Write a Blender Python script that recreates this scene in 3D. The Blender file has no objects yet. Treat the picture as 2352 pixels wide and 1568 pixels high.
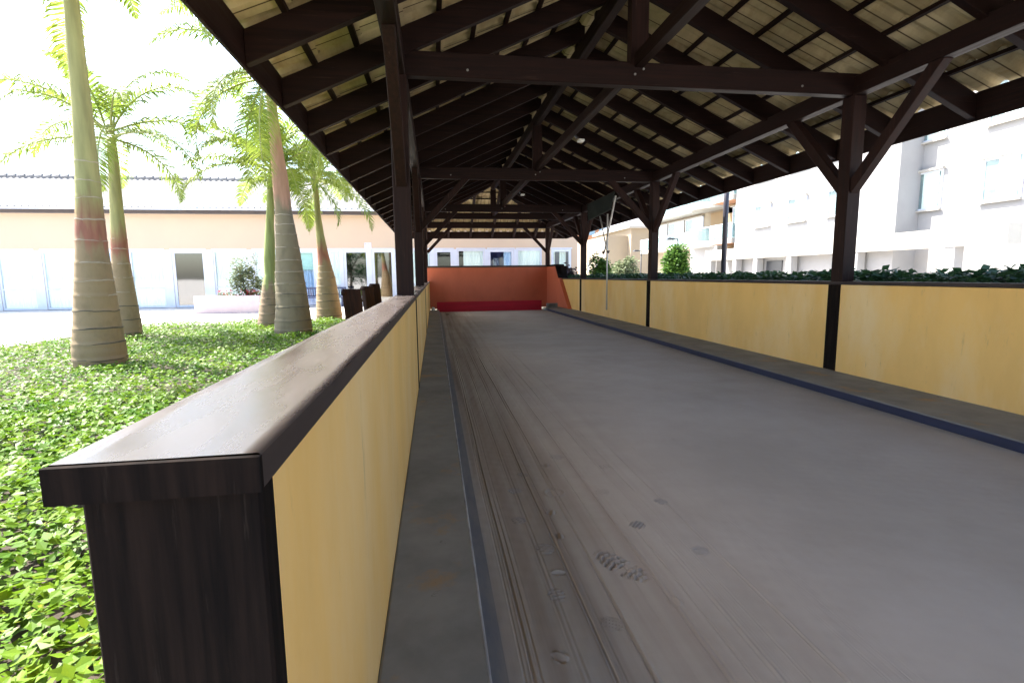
import bpy, bmesh, math, random
import numpy as np
from mathutils import Vector, Matrix, noise as mnoise

random.seed(7)
R = math.radians
scene = bpy.context.scene
col = scene.collection

# ---------------------------------------------------------------- camera
cam_d = bpy.data.cameras.new('camera')
cam = bpy.data.objects.new('camera', cam_d)
col.objects.link(cam)
cam_d.sensor_width = 36.0
cam_d.lens = 17.985
cam_d.clip_start = 0.02
cam_d.clip_end = 2000
FX, CXP, CYP = 1175.0, 1176.0, 784.0
_d = Vector(((998 - CXP) / FX, -(635 - CYP) / FX, 1.0)).normalized()
_u = Vector((-math.sin(.03), math.cos(.03), 0)); _u = (_u - _d * _u.dot(_d)).normalized()
_r = _u.cross(_d)
_M = Matrix((_r, _d, _u))                      # world axes written in camera axes
_right, _up, _fwd = _M.col[0], _M.col[1], _M.col[2]
mw = Matrix.Identity(4)
for i in range(3):
    mw[i][0] = _right[i]; mw[i][1] = _up[i]; mw[i][2] = -_fwd[i]
mw[0][3], mw[1][3], mw[2][3] = 0, 0, 1.35
cam.matrix_world = mw
scene.camera = cam

# ---------------------------------------------------------------- sky, sun, exposure
SUN_EL, SUN_AZ = R(52), math.atan2(-.86, .50)  # azimuth clockwise from +Y
world = bpy.data.worlds.new('World')
scene.world = world
world.use_nodes = True
wn = world.node_tree
sky = wn.nodes.new('ShaderNodeTexSky')
sky.sky_type = 'NISHITA'
sky.sun_disc = False
sky.sun_elevation = SUN_EL
sky.sun_rotation = SUN_AZ
sky.dust_density = 2.2
bg = wn.nodes['Background']
bg.inputs['Strength'].default_value = 0.15
wn.links.new(sky.outputs[0], bg.inputs[0])
sd = bpy.data.lights.new('sun', 'SUN')
sd.energy = 4.6
sd.angle = R(.55)
sd.color = (1.0, .95, .86)
sun = bpy.data.objects.new('sun', sd)
col.objects.link(sun)
sv = Vector((math.sin(SUN_AZ) * math.cos(SUN_EL), math.cos(SUN_AZ) * math.cos(SUN_EL), math.sin(SUN_EL)))
sun.rotation_euler = sv.to_track_quat('Z', 'Y').to_euler()
sun.location = sv * 60
scene.view_settings.view_transform = 'Standard'
scene.view_settings.look = 'None'
scene.view_settings.exposure = 2.3
scene.view_settings.gamma = 1
scene.cycles.max_bounces = 10
scene.cycles.diffuse_bounces = 6
scene.cycles.transparent_max_bounces = 12
scene.cycles.sample_clamp_indirect = 8
scene.cycles.use_denoising = True

# ---------------------------------------------------------------- helpers
class MB:
    """collects shapes for one mesh"""
    def __init__(self):
        self.v, self.f = [], []
    def add(self, vs, fs):
        o = len(self.v)
        self.v += [tuple(p) for p in vs]
        self.f += [tuple(i + o for i in f) for f in fs]
        return self
    def hexa(self, b, t):
        """four bottom corners (counter-clockwise from above) and four top ones"""
        return self.add(list(b) + list(t), [(3, 2, 1, 0), (4, 5, 6, 7), (0, 1, 5, 4), (1, 2, 6, 5), (2, 3, 7, 6), (3, 0, 4, 7)])
    def box(self, x0, x1, y0, y1, z0, z1):
        return self.hexa([(x0, y0, z0), (x1, y0, z0), (x1, y1, z0), (x0, y1, z0)],
                         [(x0, y0, z1), (x1, y0, z1), (x1, y1, z1), (x0, y1, z1)])
    def bar(self, p, q, w, h, side=None):
        """straight timber from p to q, w wide along side, h the other way"""
        p, q = Vector(p), Vector(q)
        d = (q - p).normalized()
        s = Vector(side) if side else d.cross(Vector((0, 0, 1)))
        if s.length < 1e-4: s = Vector((1, 0, 0))
        s = (s - d * s.dot(d)).normalized()
        n = s.cross(d).normalized()
        c = lambda o, a, b: o + s * (a * w / 2) + n * (b * h / 2)
        vs = [c(p, -1, -1), c(p, 1, -1), c(p, 1, 1), c(p, -1, 1), c(q, -1, -1), c(q, 1, -1), c(q, 1, 1), c(q, -1, 1)]
        return self.add(vs, [(0, 1, 2, 3), (7, 6, 5, 4), (0, 4, 5, 1), (1, 5, 6, 2), (2, 6, 7, 3), (3, 7, 4, 0)])
    def tube(self, pts, rads, n=12, cap=True):
        pts = [Vector(p) for p in pts]
        o = len(self.v)
        for i, p in enumerate(pts):
            d = (pts[min(i + 1, len(pts) - 1)] - pts[max(i - 1, 0)]).normalized()
            a = d.cross(Vector((0, 1, 0))) if abs(d.y) < .9 else d.cross(Vector((1, 0, 0)))
            a.normalize(); b = d.cross(a)
            r = rads[i] if hasattr(rads, '__len__') else rads
            for k in range(n):
                t = 2 * math.pi * k / n
                self.v.append(tuple(p + a * (r * math.cos(t)) + b * (r * math.sin(t))))
        m = len(pts)
        for i in range(m - 1):
            for k in range(n):
                k2 = (k + 1) % n
                self.f.append((o + i * n + k, o + i * n + k2, o + (i + 1) * n + k2, o + (i + 1) * n + k))
        if cap:
            self.f.append(tuple(o + k for k in reversed(range(n))))
            self.f.append(tuple(o + (m - 1) * n + k for k in range(n)))
        return self
    def build(self, name, m, parent=None, smooth=False, bevel=0, segs=1):
        off = Vector((0, 0, 0))
        p = parent
        while p is not None:
            off += Vector(p.location); p = p.parent
        me = bpy.data.meshes.new(name)
        me.from_pydata([(a - off.x, b - off.y, c - off.z) for a, b, c in self.v], [], self.f)
        me.update()
        o = bpy.data.objects.new(name, me)
        col.objects.link(o)
        if parent is not None: o.parent = parent
        if m: me.materials.append(m)
        if smooth:
            me.polygons.foreach_set('use_smooth', [True] * len(me.polygons))
        if bevel:
            b = o.modifiers.new('edge', 'BEVEL'); b.width = bevel; b.segments = segs; b.limit_method = 'ANGLE'
        return o

def tag(o, label=None, cat=None, group=None, kind=None):
    if label: o['label'] = label
    if cat: o['category'] = cat
    if group: o['group'] = group
    if kind: o['kind'] = kind
    return o

def empty(name, loc, label=None, cat=None, group=None, kind=None):
    o = bpy.data.objects.new(name, None)
    o.location = loc
    o.empty_display_size = .2
    col.objects.link(o)
    return tag(o, label, cat, group, kind)

def copy_tree(o, parent=None):
    c = o.copy(); col.objects.link(c)
    if parent is not None: c.parent = parent
    for ch in [x for x in bpy.data.objects if x.parent == o]:
        copy_tree(ch, c)
    return c

# ---------------------------------------------------------------- materials
def mat(name, c1, c2=None, scale=4, stretch=(1, 1, 1), rough=.6, bump=0, bscale=40, bstretch=None, spec=.5,
        c3=None, scale3=1.5, t3=(.55, .7), detail=6, contrast=(.35, .65), rough2=None, extra=None, coat=0, c4=None, scale4=3, t4=(.66, .74), stretch4=(1, 1, 1)):
    m = bpy.data.materials.new(name)
    m.use_nodes = True
    nt = m.node_tree; N = nt.nodes; L = nt.links
    bs = N['Principled BSDF']
    bs.inputs['Roughness'].default_value = rough
    bs.inputs['Specular IOR Level'].default_value = spec
    if coat:
        bs.inputs['Coat Weight'].default_value = coat
        bs.inputs['Coat Roughness'].default_value = .18
    tc = N.new('ShaderNodeTexCoord')
    mp = N.new('ShaderNodeMapping')
    mp.inputs['Scale'].default_value = stretch
    L.new(tc.outputs['Object'], mp.inputs[0])
    if c2 is None: c2 = tuple(x * .8 for x in c1)
    n1 = N.new('ShaderNodeTexNoise')
    n1.inputs['Scale'].default_value = scale
    n1.inputs['Detail'].default_value = detail
    n1.inputs['Roughness'].default_value = .62
    L.new(mp.outputs[0], n1.inputs['Vector'])
    cr = N.new('ShaderNodeValToRGB')
    cr.color_ramp.elements[0].position = contrast[0]; cr.color_ramp.elements[0].color = (*c2, 1)
    cr.color_ramp.elements[1].position = contrast[1]; cr.color_ramp.elements[1].color = (*c1, 1)
    L.new(n1.outputs['Fac'], cr.inputs[0])
    out = cr.outputs[0]
    if c3:
        n3 = N.new('ShaderNodeTexNoise')
        n3.inputs['Scale'].default_value = scale3
        n3.inputs['Detail'].default_value = 7
        n3.inputs['Roughness'].default_value = .7
        L.new(mp.outputs[0], n3.inputs['Vector'])
        r3 = N.new('ShaderNodeMapRange')
        r3.inputs['From Min'].default_value = t3[0]; r3.inputs['From Max'].default_value = t3[1]
        L.new(n3.outputs['Fac'], r3.inputs[0])
        mx = N.new('ShaderNodeMix'); mx.data_type = 'RGBA'
        L.new(r3.outputs[0], mx.inputs[0])
        L.new(out, mx.inputs[6]); mx.inputs[7].default_value = (*c3, 1)
        out = mx.outputs[2]
    if c4:
        m4 = N.new('ShaderNodeMapping'); m4.inputs['Scale'].default_value = stretch4
        L.new(tc.outputs['Object'], m4.inputs[0])
        n4 = N.new('ShaderNodeTexNoise'); n4.inputs['Scale'].default_value = scale4; n4.inputs['Detail'].default_value = 8
        n4.inputs['Roughness'].default_value = .75
        L.new(m4.outputs[0], n4.inputs['Vector'])
        r4 = N.new('ShaderNodeMapRange'); r4.inputs['From Min'].default_value = t4[0]; r4.inputs['From Max'].default_value = t4[1]
        L.new(n4.outputs['Fac'], r4.inputs[0])
        mx4 = N.new('ShaderNodeMix'); mx4.data_type = 'RGBA'
        L.new(r4.outputs[0], mx4.inputs[0]); L.new(out, mx4.inputs[6]); mx4.inputs[7].default_value = (*c4, 1)
        out = mx4.outputs[2]
    L.new(out, bs.inputs['Base Color'])
    if rough2 is not None:
        rr = N.new('ShaderNodeMapRange')
        rr.inputs['To Min'].default_value = rough; rr.inputs['To Max'].default_value = rough2
        rr.inputs['From Min'].default_value = .3; rr.inputs['From Max'].default_value = .7
        L.new(n1.outputs['Fac'], rr.inputs[0]); L.new(rr.outputs[0], bs.inputs['Roughness'])
    if bump:
        mb = N.new('ShaderNodeMapping'); mb.inputs['Scale'].default_value = bstretch or stretch
        L.new(tc.outputs['Object'], mb.inputs[0])
        nb = N.new('ShaderNodeTexNoise'); nb.inputs['Scale'].default_value = bscale; nb.inputs['Detail'].default_value = 5
        L.new(mb.outputs[0], nb.inputs['Vector'])
        bp = N.new('ShaderNodeBump'); bp.inputs['Strength'].default_value = min(1, bump * 20)
        bp.inputs['Distance'].default_value = bump
        L.new(nb.outputs['Fac'], bp.inputs['Height']); L.new(bp.outputs[0], bs.inputs['Normal'])
    return m

def leaf_mat(name, c1, c2, trans=.35, scale=3, rough=.45, c3=None):
    m = mat(name, c1, c2, scale=scale, rough=rough, contrast=(.3, .7), spec=.18, c3=c3, scale3=17, t3=(.60, .68))
    nt = m.node_tree; N = nt.nodes; L = nt.links
    bs = N['Principled BSDF']; out = N['Material Output']
    tr = N.new('ShaderNodeBsdfTranslucent')
    src = bs.inputs['Base Color'].links[0].from_socket
    L.new(src, tr.inputs['Color'])
    mx = N.new('ShaderNodeMixShader'); mx.inputs[0].default_value = trans
    L.new(bs.outputs[0], mx.inputs[1]); L.new(tr.outputs[0], mx.inputs[2])
    L.new(mx.outputs[0], out.inputs['Surface'])
    return m

W1, W2 = (.022, .0090, .0066), (.0075, .0036, .0032)
def wood(name, st, k=1.0):
    c = lambda q: tuple(x * k for x in q)
    return mat(name, c(W1), c(W2), scale=3.2, stretch=st, rough=.48, rough2=.68, bump=.003, bscale=9, spec=.13, contrast=(.3, .72),
               c3=c((.042, .023, .018)), scale3=5.0, t3=(.60, .72))
WX = wood('dark_wood_x', (.4, 9, 9))
WY = wood('dark_wood_y', (9, .4, 9))
WZ = wood('lit_wood_z', (9, 9, .4), 1.35)  # lighter copy, stands in for outside light falling on the posts
M = {}
M['coping'] = mat('coping_glare_paint', (.085, .068, .064), (.045, .034, .032), scale=2.2, stretch=(5, .8, 5), rough=.20, rough2=.34,
                  bump=.0012, bscale=34, bstretch=(2.4, .9, 2), spec=.75, contrast=(.25, .75))  # top face colour lightened for sunlit glare; the edge keeps a darker copy
M['copingedge'] = mat('coping_edge_paint', (.050, .036, .034), (.034, .024, .023), scale=4, stretch=(5, .8, 5), rough=.5, spec=.2)
M['yellow'] = mat('yellow_wall_paint', (.86, .53, .172), (.78, .475, .152), scale=2.3, stretch=(1, 1, .35), rough=.72, bump=.002, bscale=60,
                  bstretch=(1, 1, 1), c3=(.84, .60, .30), scale3=.9, t3=(.46, .72), spec=.3,
                  c4=(.45, .31, .15), scale4=3.0, t4=(.60, .74), stretch4=(3.5, 3.5, .55))
M['orange'] = mat('orange_wall_paint', (.62, .155, .075), (.54, .13, .062), scale=1.6, stretch=(1, 1, .6), rough=.6, bump=.0015, bscale=30, spec=.3,
                  c3=(.49, .12, .058), scale3=.8, t3=(.5, .7))
M['red'] = mat('red_board_paint', (.46, .008, .026), (.34, .006, .018), scale=1.6, stretch=(.5, 1, 6), rough=.5, spec=.2, bump=.001, bscale=20)
M['joint'] = mat('joint_strip', (.017, .011, .009), (.005, .004, .004), scale=5, stretch=(10, 10, .5), rough=.9, spec=.08, bump=.003, bscale=8, c3=(.03, .022, .018), scale3=6, t3=(.6, .72))
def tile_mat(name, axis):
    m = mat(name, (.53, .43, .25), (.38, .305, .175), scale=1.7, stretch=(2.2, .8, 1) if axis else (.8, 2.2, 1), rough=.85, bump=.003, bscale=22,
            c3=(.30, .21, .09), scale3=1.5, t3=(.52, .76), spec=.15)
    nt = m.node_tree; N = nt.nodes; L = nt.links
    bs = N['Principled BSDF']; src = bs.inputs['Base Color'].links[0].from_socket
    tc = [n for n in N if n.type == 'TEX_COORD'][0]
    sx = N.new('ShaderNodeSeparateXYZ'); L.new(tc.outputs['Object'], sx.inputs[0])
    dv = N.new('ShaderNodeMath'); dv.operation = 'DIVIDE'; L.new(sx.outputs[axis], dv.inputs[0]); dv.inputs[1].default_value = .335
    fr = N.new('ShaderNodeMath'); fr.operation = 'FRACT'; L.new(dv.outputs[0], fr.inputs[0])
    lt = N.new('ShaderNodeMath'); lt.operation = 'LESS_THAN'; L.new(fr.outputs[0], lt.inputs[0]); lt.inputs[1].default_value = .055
    mx = N.new('ShaderNodeMix'); mx.data_type = 'RGBA'       # dark joint line in the side lap of each tile
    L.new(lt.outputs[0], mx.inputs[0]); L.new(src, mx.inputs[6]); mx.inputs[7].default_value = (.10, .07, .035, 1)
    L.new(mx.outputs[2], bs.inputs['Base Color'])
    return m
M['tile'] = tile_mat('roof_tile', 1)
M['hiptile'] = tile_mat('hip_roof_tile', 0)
M['ledge'] = mat('ledge_concrete', (.282, .280, .276), (.198, .197, .197), scale=2.6, rough=.78, bump=.002, bscale=50,
                 c3=(.36, .245, .15), scale3=2.4, t3=(.57, .70), spec=.3, c4=(.07, .06, .055), scale4=5, t4=(.66, .74))
M['navy'] = mat('navy_kerb_paint', (.018, .024, .062), (.012, .016, .042), scale=5, stretch=(1, .4, 3), rough=.55)
M['bluepaint'] = mat('worn_blue_line', (.175, .170, .187), (.235, .215, .205), scale=7, stretch=(3, .6, 1), rough=.8)
M['wornedge'] = mat('worn_ledge_edge', (.40, .40, .42), (.22, .22, .235), scale=7, stretch=(2, .7, 1), rough=.8)
M['soil'] = mat('bed_soil', (.055, .04, .028), (.035, .026, .018), scale=6, rough=.95, bump=.01, bscale=20)
M['paving'] = mat('paving_concrete', (.56, .53, .49), (.50, .475, .44), scale=.8, rough=.9, bump=.002, bscale=12,
                  c3=(.44, .42, .39), scale3=.35, t3=(.55, .7))
M['white'] = mat('white_frame', (.60, .64, .72), (.55, .59, .68), scale=3, rough=.4)
M['peach'] = mat('peach_render', (.53, .405, .295), (.50, .385, .285), scale=.7, rough=.85, c3=(.50, .385, .285), scale3=.5, t3=(.5, .75))
M['cream'] = mat('cream_render', (.28, .23, .16), (.25, .205, .15), scale=.5, rough=.85)
M['pale'] = mat('pale_render', (.29, .287, .285), (.255, .252, .255), scale=.5, rough=.85)
M['ochre'] = mat('ochre_render', (.30, .205, .11), (.27, .185, .10), scale=.5, rough=.85)
M['orangewall'] = mat('orange_render', (.40, .19, .10), (.37, .175, .09), scale=.3, rough=.85)
M['bluewall'] = mat('light_blue_render', (.20, .29, .35), (.18, .27, .33), scale=.3, rough=.85)
M['whiteroof'] = mat('pale_roof_tile', (.25, .24, .23), (.20, .19, .185), scale=1.2, rough=.8, c3=(.16, .15, .14), scale3=1.5, t3=(.55, .8))
M['greyroof'] = mat('grey_roof_tile', (.30, .30, .33), (.24, .24, .27), scale=1.2, rough=.8)
M['fascia'] = mat('brown_fascia', (.06, .04, .03), (.045, .03, .025), scale=3, rough=.5)
M['curtain'] = mat('curtain_fabric', (.88, .90, .84), (.78, .82, .78), scale=1.4, stretch=(4, 4, .3), rough=.9)
M['bluecurtain'] = mat('blue_curtain_fabric', (.50, .64, .86), (.42, .56, .8), scale=1.4, stretch=(4, 4, .3), rough=.9)
M['room'] = mat('dim_room', (.10, .095, .09), (.06, .055, .05), scale=1, rough=.9)
M['greyroom'] = mat('grey_window_interior', (.20, .25, .25), (.14, .18, .19), scale=1, rough=.9)
M['aqua'] = mat('aqua_blind', (.42, .66, .62), (.36, .6, .57), scale=1, stretch=(1, 1, 6), rough=.8)
M['bluedoor'] = mat('blue_door_room', (.16, .20, .46), (.12, .16, .38), scale=1, rough=.8)
M['board'] = mat('scoreboard_slate', (.020, .025, .022), (.014, .018, .016), scale=3, rough=.8, spec=.1, c3=(.03, .034, .032), scale3=2, t3=(.55, .75))
M['polewhite'] = mat('worn_pole_paint', (.55, .53, .50), (.42, .40, .38), scale=6, stretch=(8, 8, 1), rough=.5)
M['steel'] = mat('dark_steel', (.030, .028, .042), (.022, .021, .03), scale=3, rough=.4)
M['lampgrey'] = mat('lamp_grey', (.035, .037, .043), (.026, .028, .033), scale=3, rough=.4)
M['lampwhite'] = mat('lamp_white', (.78, .77, .72), (.7, .69, .65), scale=4, rough=.35)
M['post'] = mat('rustic_wood', (.024, .010, .0065), (.006, .004, .0035), scale=2.5, stretch=(14, 14, 1.0), rough=.7, spec=.1, bump=.01, bscale=6,
                contrast=(.32, .62))
M['benchnavy'] = mat('navy_bench_paint', (.055, .07, .15), (.04, .052, .12), scale=5, rough=.4)
M['planter'] = mat('pink_planter', (.56, .45, .45), (.50, .40, .41), scale=3, rough=.8)
M['sign'] = mat('sign_white', (.72, .70, .78), (.68, .66, .75), scale=3, rough=.4)
M['ink'] = mat('sign_ink', (.06, .05, .10), (.05, .04, .08), scale=3, rough=.5)
M['balcony'] = mat('balcony_white', (.35, .335, .30), (.31, .295, .27), scale=.8, rough=.7)
M['stone'] = mat('white_stone', (.6, .58, .54), (.42, .40, .37), scale=9, rough=.8)
M['block'] = mat('grey_block', (.26, .25, .235), (.17, .165, .155), scale=7, rough=.9, bump=.004, bscale=30)
M['leaf_palm'] = leaf_mat('palm_leaf', (.27, .33, .055), (.11, .185, .03), .5, 1.6)
M['rachis'] = mat('palm_rachis', (.30, .32, .10), (.22, .26, .08), scale=4, rough=.5)
M['leaf_cover'] = leaf_mat('ground_cover_leaf', (.17, .27, .018), (.04, .13, .014), .35, 2.2, c3=(.34, .32, .04))
M['leaf_hedge'] = leaf_mat('hedge_leaf', (.055, .125, .045), (.018, .055, .026), .2, 5)
M['leaf_bush'] = leaf_mat('bush_leaf', (.14, .25, .035), (.035, .095, .03), .3, 4)
M['leaf_grey'] = leaf_mat('grey_green_leaf', (.24, .27, .15), (.15, .19, .10), .3, 4)
M['leaf_purple'] = leaf_mat('purple_leaf', (.07, .035, .045), (.03, .03, .03), .2, 5)
M['flower'] = mat('red_flower', (.5, .03, .05), (.4, .02, .05), scale=6, rough=.6)
M['twig'] = mat('twig_bark', (.12, .085, .055), (.08, .055, .035), scale=8, rough=.9)

def glass(name, tint, rough=.03, f0=.06, milk=None):
    m = bpy.data.materials.new(name); m.use_nodes = True
    nt = m.node_tree; N = nt.nodes; L = nt.links
    N.remove(N['Principled BSDF'])
    t = N.new('ShaderNodeBsdfTransparent'); t.inputs[0].default_value = (*tint, 1)
    g = N.new('ShaderNodeBsdfGlossy'); g.inputs['Roughness'].default_value = rough
    ns = N.new('ShaderNodeTexNoise'); ns.inputs['Scale'].default_value = 1.1
    bp = N.new('ShaderNodeBump'); bp.inputs['Strength'].default_value = .06; bp.inputs['Distance'].default_value = .02
    L.new(ns.outputs['Fac'], bp.inputs['Height']); L.new(bp.outputs[0], g.inputs['Normal'])
    ge = N.new('ShaderNodeNewGeometry')
    dt = N.new('ShaderNodeVectorMath'); dt.operation = 'DOT_PRODUCT'
    L.new(ge.outputs['Incoming'], dt.inputs[0]); L.new(ge.outputs['Normal'], dt.inputs[1])
    ab = N.new('ShaderNodeMath'); ab.operation = 'ABSOLUTE'; L.new(dt.outputs['Value'], ab.inputs[0])
    om = N.new('ShaderNodeMath'); om.operation = 'SUBTRACT'; om.inputs[0].default_value = 1; L.new(ab.outputs[0], om.inputs[1])
    pw = N.new('ShaderNodeMath'); pw.operation = 'POWER'; L.new(om.outputs[0], pw.inputs[0]); pw.inputs[1].default_value = 5
    fr = N.new('ShaderNodeMath'); fr.operation = 'MULTIPLY_ADD'; L.new(pw.outputs[0], fr.inputs[0]); fr.inputs[1].default_value = 1 - f0; fr.inputs[2].default_value = f0
    mx = N.new('ShaderNodeMixShader')
    L.new(fr.outputs[0], mx.inputs[0]); L.new(t.outputs[0], mx.inputs[1]); L.new(g.outputs[0], mx.inputs[2])
    if milk:
        df = N.new('ShaderNodeBsdfDiffuse'); df.inputs[0].default_value = (*milk, 1)
        m2 = N.new('ShaderNodeMixShader'); m2.inputs[0].default_value = .45
        L.new(mx.outputs[0], m2.inputs[1]); L.new(df.outputs[0], m2.inputs[2]); mx = m2
    L.new(mx.outputs[0], N['Material Output'].inputs['Surface'])
    return m
M['glass'] = glass('window_glass', (.94, .98, .98))
M['mirror'] = glass('reflective_door_glass', (.25, .27, .27), f0=.24)
M['railglass'] = glass('balcony_glass', (.86, .95, .96), f0=.06, milk=(.20, .29, .31))

# sandy court floor: grey-brown dust, browner where the scraping tool has pushed it
def floor_mat():
    m = mat('court_sand', (.405, .355, .313), (.35, .307, .27), scale=1.1, rough=.93, bump=.003, bscale=140, bstretch=(1, 1, 1), spec=.15,
            c3=(.435, .39, .355), scale3=.5, t3=(.45, .7), c4=(.20, .165, .14), scale4=48, t4=(.715, .75))
    nt = m.node_tree; N = nt.nodes; L = nt.links
    bs = N['Principled BSDF']
    src = bs.inputs['Base Color'].links[0].from_socket
    tc = [n for n in N if n.type == 'TEX_COORD'][0]
    mp = N.new('ShaderNodeMapping'); mp.inputs['Scale'].default_value = (9, .22, 1)
    L.new(tc.outputs['Object'], mp.inputs[0])
    n = N.new('ShaderNodeTexNoise'); n.inputs['Scale'].default_value = 1; n.inputs['Detail'].default_value = 6
    L.new(mp.outputs[0], n.inputs['Vector'])
    sx = N.new('ShaderNodeSeparateXYZ'); L.new(tc.outputs['Object'], sx.inputs[0])
    edge = N.new('ShaderNodeMapRange')           # wheel and shoe marks lie along this side of the lane
    edge.inputs['From Min'].default_value = 1.6; edge.inputs['From Max'].default_value = .2
    L.new(sx.outputs[0], edge.inputs[0])
    rp = N.new('ShaderNodeMapRange'); rp.inputs['From Min'].default_value = .42; rp.inputs['From Max'].default_value = .68
    L.new(n.outputs['Fac'], rp.inputs[0])
    mu = N.new('ShaderNodeMath'); mu.operation = 'MULTIPLY'
    L.new(edge.outputs[0], mu.inputs[0]); L.new(rp.outputs[0], mu.inputs[1])
    mx = N.new('ShaderNodeMix'); mx.data_type = 'RGBA'
    L.new(mu.outputs[0], mx.inputs[0]); L.new(src, mx.inputs[6]); mx.inputs[7].default_value = (.255, .20, .17, 1)
    L.new(mx.outputs[2], bs.inputs['Base Color'])
    return m
M['floor'] = floor_mat()

# ---------------------------------------------------------------- the setting: ground, court floor, ledges
def sheet(name, m, x0, x1, y0, y1, z, kind='structure'):
    mb = MB(); mb.add([(x0, y0, z), (x1, y0, z), (x1, y1, z), (x0, y1, z)], [(0, 1, 2, 3)])
    o = mb.build(name, m); o['kind'] = kind
    return o
g = MB()                                       # one ground sheet to the horizon, with the roofed court as a hole in it
XS, YS = [-900, -.42, 5.3, 900], [-900, -7, 22.9, 900]
for i in range(3):
    for j in range(3):
        if i == 1 and j == 1: continue
        g.add([(XS[i], YS[j], -.02), (XS[i + 1], YS[j], -.02), (XS[i + 1], YS[j + 1], -.02), (XS[i], YS[j + 1], -.02)], [(0, 1, 2, 3)])
g.build('ground', M['paving'])['kind'] = 'structure'
YW0, YW1 = .65, 22.5                            # the walls run from beside the camera to the far end

grooves = [(.29, .007, .010), (.315, .005, .008), (.447, .0028, .008), (.56, .0045, .009), (.69, .0075, .011), (.715, .006, .010),
           (.83, .003, .008), (.93, .0048, .009), (1.02, .003, .008), (1.10, .0055, .010), (1.20, .003, .008), (1.32, .003, .009), (1.46, .002, .009)]
rg = random.Random(3)
for _ in range(26):
    grooves.append((rg.uniform(.24, 1.75), rg.uniform(.0006, .0022), rg.uniform(.006, .012)))
prints = [(.50, 2.34, -.15, 0), (.82, 2.14, .50, 1), (.47, 1.97, .15, 2), (.64, 1.76, -.5, 3), (.70, 2.98, .3, 4), (1.0, 2.95, -.6, 3), (.55, 3.3, .2, 2),
          (.42, 2.66, .2, 3), (.52, 2.13, .9, 5), (.60, 2.45, -.4, 5), (1.15, 3.35, .2, 3), (.86, 3.6, .3, 0), (.40, 1.62, .3, 5), (1.05, 2.5, .8, 3), (.95, 1.85, -.3, 5), (1.3, 2.75, .4, 2), (.62, 2.72, -.7, 5), (1.25, 2.2, .1, 3), (.46, 3.05, .5, 3), (.75, 3.45, -.5, 5)]
def floor_height(X, Y):
    Z = .004 * np.sin(X * 1.7 + .6) * np.sin(Y * .8) + .0018 * np.sin(X * 9.1 + Y * 2.3) * np.sin(Y * 5.7 - X * 3)
    wob = .006 * np.sin(Y * 1.3) + .004 * np.sin(Y * 3.1 + 1)
    for i, (gx, dep, wd) in enumerate(grooves):
        wd = wd * .42
        fade = np.clip(.62 + .5 * np.sin(Y * (.55 + .13 * (i % 7)) + i * 1.7) + .25 * np.sin(Y * 2.9 + i), 0, 1.1)
        u = (X - gx - wob * .5) / wd
        Z = Z - dep * 1.15 * fade * np.exp(-u * u) + dep * .45 * fade * np.exp(-((np.abs(u) - 2.0) ** 2) * 1.6)
    for (px, py, rot, kind) in prints:
        c, s = math.cos(rot), math.sin(rot)
        u = (X - px) * c + (Y - py) * s; v = -(X - px) * s + (Y - py) * c
        a, b = {0: (.05, .05), 1: (.062, .15), 2: (.036, .042), 3: (.045, .04), 4: (.06, .06), 5: (.03, .03)}[kind]
        e = (u / a) ** 2 + (v / b) ** 2
        inside = 1 / (1 + np.exp((e - 1) * 9))
        if kind == 1:                            # lugged sole, heel and ball
            inside = inside * (np.abs(v + .03) > .018)
            tread = np.sign(np.sin(v * 190 + np.sign(u) * u * 60)) * (np.abs(np.sin(u * 95 + .5)) > .35)
            Z = Z + inside * (.0075 * tread - .002)
        elif kind == 4:                          # a round ring
            Z = Z + .006 * np.exp(-((e - 1) * 3.2) ** 2) - .003 * np.exp(-((e - .55) * 3) ** 2)
        elif kind == 5:
            Z = Z + .010 * inside * np.sin(u * 140 + v * 60) * np.exp(-e * .5)
        else:                                    # ribbed soles, part of each only
            Z = Z + inside * (.0085 * np.sin(v * (330 if kind == 3 else 300)) - .0015) * (u > -a * .8)
    n1 = np.sin(X * 61 + Y * 17) * np.sin(Y * 43 - X * 29) * np.sin(X * 13 - Y * 9)
    return Z + .0012 * n1
def relief(xs, ys):
    X, Y = np.meshgrid(xs, ys)
    Z = floor_height(X, Y)
    v = np.stack([X, Y, Z], -1).reshape(-1, 3)
    nx, ny = len(xs), len(ys)
    i = np.arange(ny - 1)[:, None] * nx + np.arange(nx - 1)[None]
    f = np.stack([i, i + 1, i + nx + 1, i + nx], -1).reshape(-1, 4)
    return v, f
vs, fs, base = [], [], 0
for xs, ys in ((np.linspace(.15, 1.60, 460), np.linspace(1.2, 3.8, 430)), (np.linspace(1.60, 4.32, 110), np.linspace(1.2, 3.8, 130)),
               (np.linspace(.15, 1.9, 420), np.linspace(3.8, 9.6, 200)), (np.linspace(1.9, 4.32, 90), np.linspace(3.8, 9.6, 110)), (np.linspace(.15, 4.32, 150), np.linspace(9.6, 22.55, 100)),
               (np.linspace(.15, 4.32, 42), np.linspace(-6.95, 1.2, 82))):
    v, f = relief(xs, ys); vs.append(v); fs.append(f + base); base += len(v)
me = bpy.data.meshes.new('court_floor')
me.from_pydata(np.concatenate(vs).tolist(), [], np.concatenate(fs).tolist())
me.polygons.foreach_set('use_smooth', [True] * len(me.polygons))
me.materials.append(M['floor'])
fo = bpy.data.objects.new('court_floor', me); col.objects.link(fo); fo['kind'] = 'structure'

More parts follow.
